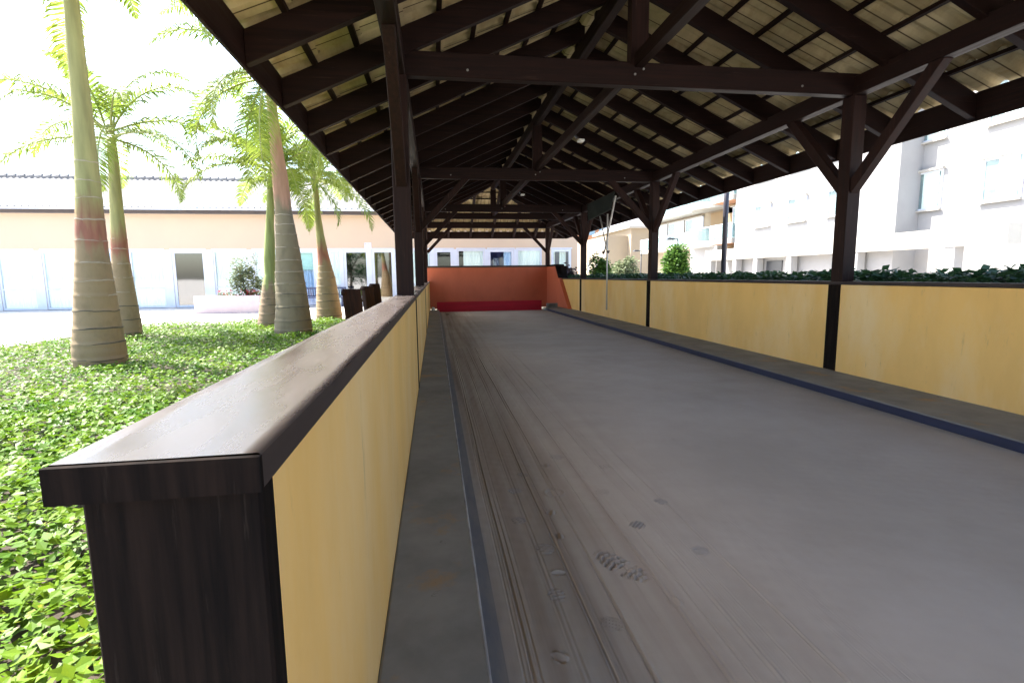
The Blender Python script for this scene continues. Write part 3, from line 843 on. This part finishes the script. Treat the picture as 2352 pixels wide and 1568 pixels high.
palm('shorter grey-brown palm in the bed, left of the stoutest one',  # extra palm added so its crown shades the ground cover
     [(-7.0, 12.8, -.05, .30), (-7.0, 12.8, .3, .31), (-6.98, 12.8, .9, .25), (-6.96, 12.8, 1.8, .17), (-6.93, 12.8, 2.8, .13), (-6.9, 12.8, 3.8, .10), (-6.88, 12.8, 4.7, .07)],
     2.4, 3.0, TR, crown(15, rp, (-.2, 1.3), (2.2, 2.8), (1.3, 2.1), .7), 5, .28)
# rustic posts along the wall
def rustic(loc, rot, lean, label, w=.235):
    o = empty('wooden_post', loc, label, 'post', 'rustic wooden posts by the court wall')
    m_ = MB()
    n = 9
    for k_ in range(n + 1):
        z = 1.22 * k_ / n
        s = 1 + .02 * mnoise.noise(Vector((z * 2, loc[1], 0)))
        for x, y in ((-w / 2, -.07), (w / 2, -.07), (w / 2, .07), (-w / 2, .07)):
            m_.v.append((loc[0] + x * s, loc[1] + y * s, loc[2] + z + (.025 if x < 0 and k_ == n else 0)))
    for k_ in range(n):
        for i in range(4):
            a = k_ * 4 + i; b_ = k_ * 4 + (i + 1) % 4
            m_.f.append((a, b_, b_ + 4, a + 4))
    t = n * 4
    m_.f.append((t, t + 1, t + 2, t + 3)); m_.f.append((3, 2, 1, 0))
    m_.build('plank', M['post'], o, bevel=.012, segs=2)
    nb_ = MB(); x0 = loc[0] - w / 2
    nb_.tube([(x0 + .02, loc[1] - .085, loc[2] + 1.19), (x0 + .02, loc[1] + .085, loc[2] + 1.19)], .034, 10)
    nb_.build('knob', M['post'], o, smooth=True)
    o.rotation_euler = (0, lean, rot)
    return o
rustic((-1.00, 7.0, -.03), .12, -.07, 'dark rustic wooden post with a notched top, largest of the row')
rustic((-1.30, 11.0, -.06), .65, -.09, 'dark rustic wooden post, middle one of the row by the wall', .20)
rustic((-1.32, 12.6, -.03), .65, -.09, 'dark rustic wooden post, farthest one of the row by the wall', .20)

# ---------------------------------------------------------------- clubhouse behind
FY = 27.0
club = empty('clubhouse', (-2, FY, 0), 'long low peach clubhouse with white window frames and a pale tiled roof', 'building')
XA, XB = -30.0, 7.62
ops = []                                         # x0, x1, what fills the opening
xx = -8.95
ops += [(-8.75, -7.05, 'curtain'), (-6.90, -5.85, 'aqua'), (-5.74, -4.62, 'curtain'), (-4.50, -3.27, 'mirror'), (-3.12, -2.02, 'mirror'),
        (-1.85, -.15, 'curtain'), (.04, .98, 'dark'), (1.20, 2.62, 'halfcurtain'), (2.80, 4.17, 'blue'), (4.32, 5.68, 'curtain'), (6.18, 7.28, 'blue2')]
x_ = -9.1
seq = ['curtain', 'mirror', 'curtain', 'blue', 'curtain']
i_ = 0
while x_ > XA + 2:
    ops.append((x_ - 1.5, x_, seq[i_ % 5])); x_ -= 1.85; i_ += 1
ops.sort()
ZT = 2.74
m_ = MB(); m_.box(XA, XB, FY, FY + .22, ZT, 4.6)
px = XA
for a, b_, _ in ops:
    m_.box(px, a, FY, FY + .22, -.02, ZT); px = b_
m_.box(px, XB, FY, FY + .22, -.02, ZT)
m_.box(XB - .22, XB, FY + .22, FY + 8.2, -.02, 4.6).box(XA, XA + .22, FY + .22, FY + 8.2, -.02, 4.6).box(XA, XB, FY + 8.2, FY + 8.4, -.02, 4.6)
m_.build('wall', M['peach'], club)
m_ = MB(); m_.box(XA - .4, XB + .3, FY - .42, FY - .39, 4.40, 4.56); m_.build('fascia_board', M['fascia'], club)
m_ = MB(); m_.box(XA - .4, XB + .3, FY - .54, FY - .421, 4.565, 4.66); m_.build('gutter', M['white'], club)
m_ = MB(); m_.box(XA - .4, XB + .3, FY - .388, FY - .001, 4.43, 4.45); m_.build('soffit', M['pale'], club)
rf = MB()                                        # roof: corrugated rows
yr, zr_ = FY + 4.1, 4.62 + .45 * 4.6
xs = np.arange(XA - .45, XB + .36, .07)
n = len(xs)
for yy, zz in ((FY - .5, 4.62), (yr, zr_), (FY + 8.7, 4.62)):
    for x in xs: rf.v.append((float(x), yy, zz + .05 + .035 * math.cos(2 * math.pi * float(x) / .28)))
for r_ in range(2):
    for i in range(n - 1): rf.f.append((r_ * n + i, r_ * n + i + 1, (r_ + 1) * n + i + 1, (r_ + 1) * n + i))
ro_ = rf.build('roof', M['whiteroof'], club)
m_ = MB()
x = XA - .4
while x < XB + .3:
    m_.tube([(x, yr, zr_ + .05), (x + .40, yr, zr_ + .10)], [.12, .14], 10); x += .41
m_.build('ridge_cap', M['whiteroof'], ro_)
gb = MB()
for xg in (XA, XB - .22):
    gb.add([(xg, FY + .01, 4.6), (xg + .22, FY + .01, 4.6), (xg + .22, FY + 8.39, 4.6), (xg, FY + 8.39, 4.6), (xg, yr, zr_ - .02), (xg + .22, yr, zr_ - .02)],
           [(0, 1, 5, 4), (2, 3, 4, 5), (0, 4, 3), (1, 2, 5)])
gb.build('gable', M['peach'], club)
def wavy(x0, x1, y, z0, z1, amp, per, m, parent):
    w_ = MB(); xs_ = np.arange(x0, x1 + .01, .03); n_ = len(xs_)
    for z in (z0, z1):
        for x in xs_: w_.v.append((float(x), y + amp * math.sin(2 * math.pi * float(x) / per + .8 * math.sin(float(x) * 5)), z))
    for i in range(n_ - 1): w_.f.append((i, i + 1, n_ + i + 1, n_ + i))
    return w_.build('curtain', m, parent)
for a, b_, kind in ops:
    door = kind in ('mirror', 'blue', 'blue2', 'dark', 'aqua')
    fw = .13 if door else .08
    f = MB()
    nb_ = [o_ for o_ in ops if 0 < o_[0] - b_ < .36]           # white mullion panel up to the next opening
    if nb_: f.box(b_ + .001, nb_[0][0] - .001, FY - .012, FY + .10, .0, ZT - .002)
    y0, y1 = FY + .02, FY + .10
    f.box(a, a + fw, y0, y1, 0, ZT - .002).box(b_ - fw, b_, y0, y1, 0, ZT - .002).box(a + fw, b_ - fw, y0, y1, ZT - fw - .02, ZT - .002).box(a + fw, b_ - fw, y0, y1, 0, .10)
    if kind in ('curtain', 'halfcurtain'): f.box(a + fw, b_ - fw, y0 + .01, y1 - .01, .92, .99)
    f.box(a - .05, b_ + .05, FY - .018, FY - .001, ZT, ZT + .06)
    fr_ = f.build('door' if door else 'window', M['white'], club, bevel=.005)
    gl = MB(); gl.box(a + fw, b_ - fw, FY + .055, FY + .062, .10, ZT - fw - .02)
    gl.build('pane', M['mirror'] if kind == 'mirror' else M['glass'], fr_)
    rm_ = MB(); rm_.add([(a, FY + 1.2, 0), (b_, FY + 1.2, 0), (b_, FY + 1.2, ZT), (a, FY + 1.2, ZT), (a, FY + .2, 0), (b_, FY + .2, 0), (b_, FY + .2, ZT), (a, FY + .2, ZT)],
                        [(0, 1, 2, 3), (0, 3, 7, 4), (1, 5, 6, 2), (3, 2, 6, 7), (0, 4, 5, 1)])
    rm_.build('room', M['bluedoor'] if kind in ('blue', 'blue2') else M['room'], fr_)
    if kind == 'curtain': wavy(a + fw, b_ - fw, FY + .105, .05, ZT - .05, .012, .16, M['curtain'], fr_)
    if kind == 'halfcurtain': wavy(a + .32, b_ - fw, FY + .105, .05, ZT - .05, .012, .15, M['curtain'], fr_)
    if kind == 'blue':
        wavy(a + .84, b_ - fw, FY + .105, .05, ZT - .05, .012, .16, M['bluecurtain'], fr_)
        wavy(a + .36, a + .66, FY + .8, .8, ZT - .45, .02, .13, M['bluecurtain'], fr_)
    if kind == 'blue2':
        wavy(a + fw, a + .26, FY + .22, .05, ZT - .05, .02, .14, M['curtain'], fr_)
        wavy(a + .50, a + .86, FY + .25, .05, ZT - .05, .03, .16, M['curtain'], fr_)
    if kind == 'aqua':
        w_ = MB(); w_.box(a + fw, b_ - fw, FY + .18, FY + .19, 1.75, ZT - .12); w_.build('blind', M['aqua'], fr_)
        wavy(a + fw, b_ - fw, FY + .3, .05, 1.75, .03, .17, M['bluecurtain'], fr_)
sg = empty('door_sign', (-3.27, FY - .02, 2.90), 'small lilac number sign on the wall above the glass doors', 'sign')
m_ = MB(); m_.box(-3.44, -3.11, FY - .022, FY - .002, 2.76, 3.07); m_.build('plate', M['sign'], sg, bevel=.006)
def text(body, size, loc, m, parent):
    cu = bpy.data.curves.new('lettering', 'FONT'); cu.body = body; cu.size = size; cu.align_x = 'CENTER'; cu.extrude = .001
    t_ = bpy.data.objects.new('lettering', cu); col.objects.link(t_); cu.materials.append(m)
    bpy.context.view_layer.update()
    me = bpy.data.meshes.new_from_object(t_.evaluated_get(bpy.context.evaluated_depsgraph_get()))
    bpy.data.objects.remove(t_)
    t_ = bpy.data.objects.new('lettering', me); col.objects.link(t_)
    if not me.materials: me.materials.append(m)
    t_.parent = parent; t_.location = Vector(loc) - Vector(parent.location); t_.rotation_euler = (R(90), 0, 0)
    return t_
text('BLOCO', .085, (-3.275, FY - .026, 2.975), M['ink'], sg)
text('13', .12, (-3.275, FY - .026, 2.80), M['ink'], sg)

# benches and planter before the clubhouse
def bench(x0, x1, y, back, label):
    o = empty('bench', ((x0 + x1) / 2, y, 0), label, 'bench', 'navy benches by the clubhouse')
    s = MB()
    for k_ in range(4): s.box(x0, x1, y - .25 + .115 * k_, y - .25 + .10 + .115 * k_, .40, .44)
    s.build('seat', M['benchnavy'], o, bevel=.005)
    for x in (x0 + .12, x1 - .18):
        l_ = MB(); l_.box(x, x + .06, y - .22, y - .16, -.018, .40).box(x, x + .06, y + .14, y + .20, -.018, .40 if not back else .88).box(x, x + .06, y - .16, y + .14, .12, .18)
        l_.build('leg', M['benchnavy'], o, bevel=.005)
    if back:
        b__ = MB(); b__.box(x0, x1, y + .21, y + .25, .82, .90).box(x0, x1, y + .21, y + .25, .46, .52)
        x = x0 + .04
        while x < x1 - .05:
            b__.box(x, x + .045, y + .215, y + .245, .52, .82); x += .10
        b__.build('backrest', M['benchnavy'], o)
    return o
bench(-6.35, -4.25, 25.6, True, 'navy bench with an upright slatted back before the clubhouse windows')
bench(-3.95, -3.15, 25.9, False, 'short backless navy bench before the dark glass doors')
pb = empty('planter_box', (-7.6, 22, 0), 'low pinkish masonry planter box by the paving', 'planter')
m_ = MB(); m_.box(-9.4, -6.95, 21.8, 21.9, -.018, .68).box(-9.4, -6.95, 22.5, 22.6, -.018, .68).box(-9.4, -9.3, 21.9, 22.5, -.018, .68).box(-7.05, -6.95, 21.9, 22.5, -.018, .68)
m_.build('box', M['planter'], pb, bevel=.01)
m_ = MB(); m_.box(-9.299, -7.051, 21.901, 22.499, .5, .6); m_.build('soil', M['soil'], pb)

def shrub(name, label, cx, cy, z0, rx, ry, h, n, size, m, seed, cat='shrub', group=None, stemz=None, pw=.6, cone=0):
    rnd = random.Random(seed)
    o = empty(name, (cx, cy, z0), label, cat, group)
    lumps = [(rnd.uniform(-.55, .55), rnd.uniform(-.55, .55), rnd.uniform(.12, .9), rnd.uniform(.28, .5)) for _ in range(16)]
    lumps += [(0, 0, .35, .6), (0, 0, .7, .42)]
    P_ = []
    while len(P_) < n:
        a, b_, c_, r_ = rnd.choice(lumps)
        k_ = 1 - cone * c_
        v = Vector((rnd.gauss(0, 1), rnd.gauss(0, 1), rnd.gauss(0, 1))).normalized() * r_ * rnd.uniform(.55, 1.05)
        p_ = Vector((a * k_, b_ * k_, c_)) + Vector((v.x, v.y, v.z * .6))
        if p_.z < 0.02: continue
        P_.append((cx + p_.x * rx, cy + p_.y * ry, z0 + p_.z * h))
    leaf_cloud(P_, size, rnd, 1.0, 1.7).build('foliage', m, o)
    s = MB()
    for a, b_, c_, r_ in lumps[:9]:
        k_ = 1 - cone * c_
        s.tube([(cx, cy, z0 - .02), (cx + a * k_ * rx * .4, cy + b_ * k_ * ry * .4, z0 + h * c_ * .5), (cx + a * k_ * rx, cy + b_ * k_ * ry, z0 + h * c_)], [.03, .02, .008], 6)
    s.build('stem', M['twig'], o, smooth=True)
    return o
shrub('shrub', 'olive green shrub growing in the pinkish planter box', -7.5, 22.2, .6, .75, .3, 1.5, 2600, .10, M['leaf_grey'], 31)
fl = empty('flowers', (-7.3, 22.0, .6), 'red flowers along the edge of the planter box', 'flowers')
rnd = random.Random(4)
leaf_cloud([(rnd.uniform(-8.6, -7.0), rnd.uniform(21.92, 22.1), .62 + rnd.uniform(0, .28)) for _ in range(260)], .06, rnd, 1, 1.2).build('blossom', M['flower'], fl)
leaf_cloud([(rnd.uniform(-8.6, -7.0), rnd.uniform(21.95, 22.2), .60 + rnd.uniform(0, .2)) for _ in range(400)], .07, rnd, 1, 1.6).build('foliage', M['leaf_bush'], fl)

for i, (tx, ty, hh, lab) in enumerate(((-9.5, -7.0, 7.5, 'broad leafy tree behind the court, mirrored in the clubhouse doors'), (-3.0, -12.0, 8.5, 'taller leafy tree behind the near end of the court'))):
    rnd = random.Random(60 + i)
    o = empty('broad_tree', (tx, ty, 0), lab, 'tree', 'trees behind the court')
    t = MB(); t.tube([(tx, ty, -.02), (tx + .1, ty, 1.2), (tx, ty, 2.6)], [.22, .17, .13], 12)
    lumps = [(rnd.uniform(-2.6, 2.6), rnd.uniform(-2.2, 2.2), rnd.uniform(1.2, hh - 1.2), rnd.uniform(.8, 1.5)) for _ in range(22)]
    for a, b_, c_, r_ in lumps[:10]: t.tube([(tx, ty, 2.2), (tx + a * .5, ty + b_ * .5, 2.2 + (c_ - 2.2) * .6), (tx + a, ty + b_, c_)], [.10, .06, .02], 7)
    t.build('trunk', M['twig'], o, smooth=True)
    P_ = []
    for _ in range(5200):
        a, b_, c_, r_ = rnd.choice(lumps)
        v = Vector((rnd.gauss(0, 1), rnd.gauss(0, 1), rnd.gauss(0, 1))).normalized() * r_ * rnd.uniform(.4, 1.05)
        P_.append((tx + a + v.x, ty + b_ + v.y, c_ + v.z))
    leaf_cloud(P_, .24, rnd, 1.0, 1.7).build('crown', M['leaf_hedge'], o)

# ---------------------------------------------------------------- far side: hedge, bushes, lamps, apartments
rh = random.Random(9)
hp = []
for _ in range(34000):
    y = rh.uniform(-1, 20.8); x = rh.uniform(5.45, 6.25)
    top = 1.32 + .08 * mnoise.noise(Vector((x * 2, y * 1.7, 0))) + .05 * mnoise.noise(Vector((x * 6, y * 6, 3)))
    z = top - abs(rh.gauss(0, .16))
    if rh.random() < .25: z = rh.uniform(.2, top); x = rh.choice((5.42, 6.28)) + rh.uniform(-.05, .05)
    hp.append((x, y, z))
hd = empty('hedge', (5.85, 10, 0), 'clipped dark green hedge behind the yellow court wall', 'hedge')
leaf_cloud(hp, .095, rh, 1.0, 1.7).build('foliage', M['leaf_hedge'], hd)
m_ = MB()
for _ in range(40):
    y = rh.uniform(-.8, 20.5); m_.tube([(5.85, y, -.02), (5.85 + rh.uniform(-.2, .2), y + rh.uniform(-.2, .2), 1.1)], [.02, .008], 5)
m_.build('stem', M['twig'], hd)
shrub('bush', 'rounded dark green bush beside the post nearest the orange wing wall', 6.95, 21.0, 0, 0.60, .62, 2.1, 9000, .13, M['leaf_bush'], 41, 'bush', 'bushes beyond the hedge', cone=.45)
shrub('bush', 'pale grey-green airy bush in the middle of the three', 9.15, 24.0, 0, .85, .8, 2.2, 6500, .11, M['leaf_grey'], 42, 'bush', 'bushes beyond the hedge')
shrub('bush', 'cone-shaped bush, bright green on its sunlit side, beside the widest post', 9.85, 20.0, 0, 1.0, .95, 2.3, 13000, .12, M['leaf_bush'], 43, 'bush', 'bushes beyond the hedge', cone=.85)
shrub('shrub', 'dark purple-leaved shrub beside the slanted end of the orange wing', 5.85, 21.7, 0, .5, .4, 1.65, 1300, .12, M['leaf_purple'], 44)
sp = empty('steel_pole', (6.98, 11.7, 0), 'plain dark steel pole standing up behind the hedge', 'pole')
m_ = MB(); m_.tube([(6.98, 11.7, -.02), (6.98, 11.7, 5.2)], .062, 16); m_.build('shaft', M['steel'], sp, smooth=True)
m_ = MB(); m_.box(6.86, 7.10, 11.58, 11.82, -.02, 0.01); m_.build('base_plate', M['steel'], sp)
m_ = MB(); m_.tube([(6.98, 11.7, 5.2), (6.98, 11.7, 5.24)], [.08, .05], 16); m_.build('cap', M['steel'], sp)
def lamp(x, y, label):
    o = empty('street_lamp', (x, y, 0), label, 'street lamp', 'street lamps beyond the hedge')
    a = MB(); a.tube([(x, y, -.02), (x, y, 3.48)], [.06, .045], 10); a.build('pole', M['lampgrey'], o, smooth=True)
    a = MB(); a.bar((x, y, 3.47), (x - .25, y, 3.47), .05, .05); a.build('arm', M['lampgrey'], o)
    a = MB(); a.hexa([(x - .78, y - .14, 3.40), (x - .2, y - .14, 3.40), (x - .2, y + .14, 3.40), (x - .78, y + .14, 3.40)],
                     [(x - .62, y - .09, 3.55), (x - .28, y - .09, 3.53), (x - .28, y + .09, 3.53), (x - .62, y + .09, 3.55)]); a.build('lamp_head', M['lampgrey'], o, bevel=.02)
    return o
lamp(14.8, 30, 'grey street lamp with a flat head, rising behind the cone-shaped bush')
lamp(18.7, 45, 'grey street lamp with a flat head, smaller and farther, by the pale bush')

def facade_window(parent, x, y0, y1, z0, z1, cur=True):
    """opening in a wall that faces the pavilion (-X)"""
    f = MB(); t_ = .07
    f.box(x - .05, x, y0, y0 + t_, z0, z1).box(x - .05, x, y1 - t_, y1, z0, z1).box(x - .05, x, y0 + t_, y1 - t_, z0, z0 + t_).box(x - .05, x, y0 + t_, y1 - t_, z1 - t_, z1)
    ym = (y0 + y1) / 2; f.box(x - .045, x, ym - .04, ym + .04, z0 + t_, z1 - t_)
    w_ = f.build('window', M['white'], parent)
    g_ = MB(); g_.box(x - .03, x - .022, y0 + t_, y1 - t_, z0 + t_, z1 - t_); g_.build('pane', M['glass'], w_)
    d_ = MB(); d_.box(x - .012, x - .004, y0 + t_, y1 - t_, z0 + t_, z1 - t_); d_.build('room', M['greyroom'], w_)
    s_ = MB(); s_.box(x - .16, x - .051, y0 - .06, y1 + .06, z0 - .07, z0); s_.build('sill', M['balcony'], w_)
    s_ = MB(); s_.box(x - .20, x - .051, y0 - .1, y1 + .1, z1 + .001, z1 + .09); s_.build('lintel', M['balcony'], w_)
    if cur:
        c_ = MB(); c_.box(x - .020, x - .014, y0 + t_ + .1, y0 + (y1 - y0) * .62, z0 + t_, z1 - t_); c_.build('curtain', M['curtain'], w_)
    return w_
def balcony(parent, x, y0, y1, z, depth=1.5, solid=False, under=None):
    s = MB(); s.box(x - depth, x, y0, y1, z - .28, z + .06); sl_ = s.build('balcony', M['balcony'], parent, bevel=.01)
    if under:
        u = MB(); u.box(x - depth + .08, x - .05, y0 + .08, y1 - .08, z - .30, z - .282); u.build('soffit', under, sl_)
    r_ = MB()
    if solid:
        r_.box(x - depth, x - depth + .1, y0, y1, z + .06, z + 1.0)
        r_.build('parapet', M['balcony'], sl_)
    else:
        r_.box(x - depth, x - depth + .012, y0, y1, z + .1, z + 1.0).box(x - depth + .012, x, y0, y0 + .012, z + .1, z + 1.0).box(x - depth + .012, x, y1 - .012, y1, z + .1, z + 1.0)
        r_.build('glass_panel', M['railglass'], sl_)
        h = MB(); h.box(x - depth - .02, x - depth + .05, y0 - .02, y1 + .02, z + 1.0, z + 1.06)
        yy = y0
        while yy <= y1 + .01:
            h.box(x - depth - .015, x - depth + .03, yy - .02, yy + .02, z + .06, z + 1.0); yy += (y1 - y0) / 3
        h.build('rail', M['white'], sl_)
# apartment block A: nearest, balconies on orange undersides
XF = 21.0
ab = empty('apartment_building', (XF, 24, 0), 'white and ochre apartment block with orange balcony undersides beyond the dark pole', 'building', 'apartment blocks beyond the court')
m_ = MB(); m_.box(XF, XF + 12, 14, 35.0, -.02, 15.2); m_.build('wall', M['pale'], ab)
m_ = MB(); m_.box(XF - .4, XF + 12.3, 13.7, 35.2, 15.2, 15.5); m_.build('roof', M['greyroof'], ab)
m_ = MB(); m_.box(XF - 1.1, XF - .001, 20, 32.2, -.02, 14.0); m_.build('stair_tower', M['pale'], ab)
m_ = MB(); m_.box(XF - 1.7, XF - 1.105, 15, 34.8, 2.25, 2.95); m_.box(XF - 1.1, XF - .002, 32.21, 34.8, 2.25, 2.95); m_.build('canopy', M['balcony'], ab)
for y in (17, 21.5, 26, 29.0, 31.2, 34.3):
    m_ = MB(); m_.box(XF - 1.65, XF - 1.25, y - .2, y + .2, -.02, 2.25); m_.build('column', M['pale'], ab)
for y0, y1 in ((32.4, 33.8), (27.2, 28.6)):
    m_ = MB(); m_.box(XF - (1.16 if y1 < 32 else .06), XF - (1.102 if y1 < 32 else .002), y0, y1, 0, 2.05); m_.build('garage_door', M['lampgrey'], ab)
for k_ in range(4):
    z = 3.65 + 2.85 * k_
    m_ = MB(); m_.box(XF - .03, XF - .002, 32.3, 34.95, z - .9, z + 2.4); m_.build('recess', M['ochre'], ab)
    balcony(ab, XF, 32.25, 34.95, z, 1.3, under=M['orangewall'])
    facade_window(ab, XF - .032, 33.0, 34.2, z + .08, z + 2.3)
    for yy in (16.0, 19.0): facade_window(ab, XF - .002, yy, yy + 1.4, z + .3, z + 1.9)
    for yy in (22.5, 25.5, 28.5): facade_window(ab, XF - 1.102, yy, yy + 1.5, z + .5, z + 1.8)
# apartment block B: curved bay, long glazed balconies
ac = empty('apartment_building', (XF, 42, 0), 'cream apartment block with a rounded bay and long glass-railed balconies beyond the cone-shaped bush', 'building', 'apartment blocks beyond the court')
m_ = MB(); m_.box(XF + .8, XF + 12, 35.3, 50, -.02, 14.0); m_.build('wall', M['cream'], ac)
m_ = MB(); m_.box(XF + .4, XF + 12.3, 35.1, 50.3, 14.0, 14.3); m_.build('roof', M['greyroof'], ac)
m_ = MB(); m_.box(XF - .5, XF + .79, 35.35, 39.3, -.02, 3.35); m_.build('ground_storey', M['pale'], ac)
def arc(cx, cy, r_, z0, z1, m, name, parent, a0=-1.57, a1=1.57, n=20, th=.12):
    w_ = MB()
    for z in (z0, z1):
        for rr in (r_, r_ - th):
            for i in range(n + 1):
                a = a0 + (a1 - a0) * i / n
                w_.v.append((cx - rr * math.cos(a), cy + rr * math.sin(a), z))
    k_ = n + 1
    for i in range(n):
        w_.f.append((i, i + 1, 2 * k_ + i + 1, 2 * k_ + i)); w_.f.append((k_ + i + 1, k_ + i, 3 * k_ + i, 3 * k_ + i + 1))
        w_.f.append((2 * k_ + i, 2 * k_ + i + 1, 3 * k_ + i + 1, 3 * k_ + i)); w_.f.append((i + 1, i, k_ + i, k_ + i + 1))
    return w_.build(name, m, parent, smooth=False)
for k_ in range(4):
    z = 3.65 + 2.85 * k_
    s = arc(XF + .6, 37.3, 1.95, z - .35, z + .1, M['balcony'], 'balcony', ac, th=1.9)
    arc(XF + .6, 37.3, 1.95, z + .1, z + 1.02, M['railglass'], 'glass_panel', s, th=.02)
    arc(XF + .6, 37.3, 1.98, z + 1.02, z + 1.10, M['white'], 'rail', s, th=.07)
    m_ = MB(); m_.box(XF + .76, XF + .798, 36.2, 38.6, z + .1, z + 2.4); m_.build('recess', M['ochre'], ac)
    balcony(ac, XF + .79, 39.5, 49.8, z, 1.2)
    for yy in (39.7, 43.0, 46.3): facade_window(ac, XF + .78, yy, yy + 3.0, z + .08, z + 2.3)
m_ = MB(); m_.box(XF - .54, XF - .502, 36.6, 37.5, .9, 1.75); m_.build('meter_box', M['block'], ac)
# grey-roofed block further off
ad_ = empty('house', (26, 66, 0), 'cream rendered house with a grey tiled roof, seen behind the street lamp', 'building')
m_ = MB(); m_.box(24.4, 34, 62, 76, -.02, 7.3).box(21.5, 24.399, 63, 76, -.02, 6.2); m_.build('wall', M['cream'], ad_)
rf2 = MB(); rf2.add([(23.9, 61.5, 7.3), (34.5, 61.5, 7.3), (34.5, 76.5, 7.3), (23.9, 76.5, 7.3), (27.5, 66, 9.4), (31, 66, 9.4), (31, 72, 9.4), (27.5, 72, 9.4)],
                    [(0, 1, 5, 4), (1, 2, 6, 5), (2, 3, 7, 6), (3, 0, 4, 7), (4, 5, 6, 7), (3, 2, 1, 0)])
rf2.build('roof', M['greyroof'], ad_)
m_ = MB(); m_.box(23.9, 34.5, 61.5, 62, 7.05, 7.299).box(23.9, 24.399, 62, 76.5, 7.05, 7.299); m_.build('eave', M['balcony'], ad_)
for z in (2.2, 4.9):
    for y in (63.6, 66.5, 70): facade_window(ad_, 21.498, y, y + .7, z - .4, z + .6, False)
tw = empty('tower_block', (29, 95, 0), 'distant tower block, orange on one half and pale blue on the other', 'building')
m_ = MB(); m_.box(26.2, 28.7, 88, 100, -.02, 24); m_.build('orange_wall', M['orangewall'], tw)
m_ = MB(); m_.box(28.702, 32.5, 87.2, 100, -.02, 25); m_.build('blue_wall', M['bluewall'], tw)
for k_ in range(7):
    z = 2.2 + 3.0 * k_
    w_ = MB(); w_.box(30.0, 30.7, 87.15, 87.198, z, z + .9); w_.build('window', M['lampgrey'], tw)
    w_ = MB(); w_.box(26.9, 28.0, 87.95, 87.998, z, z + 1.1); w_.build('window', M['bluewall'], tw)
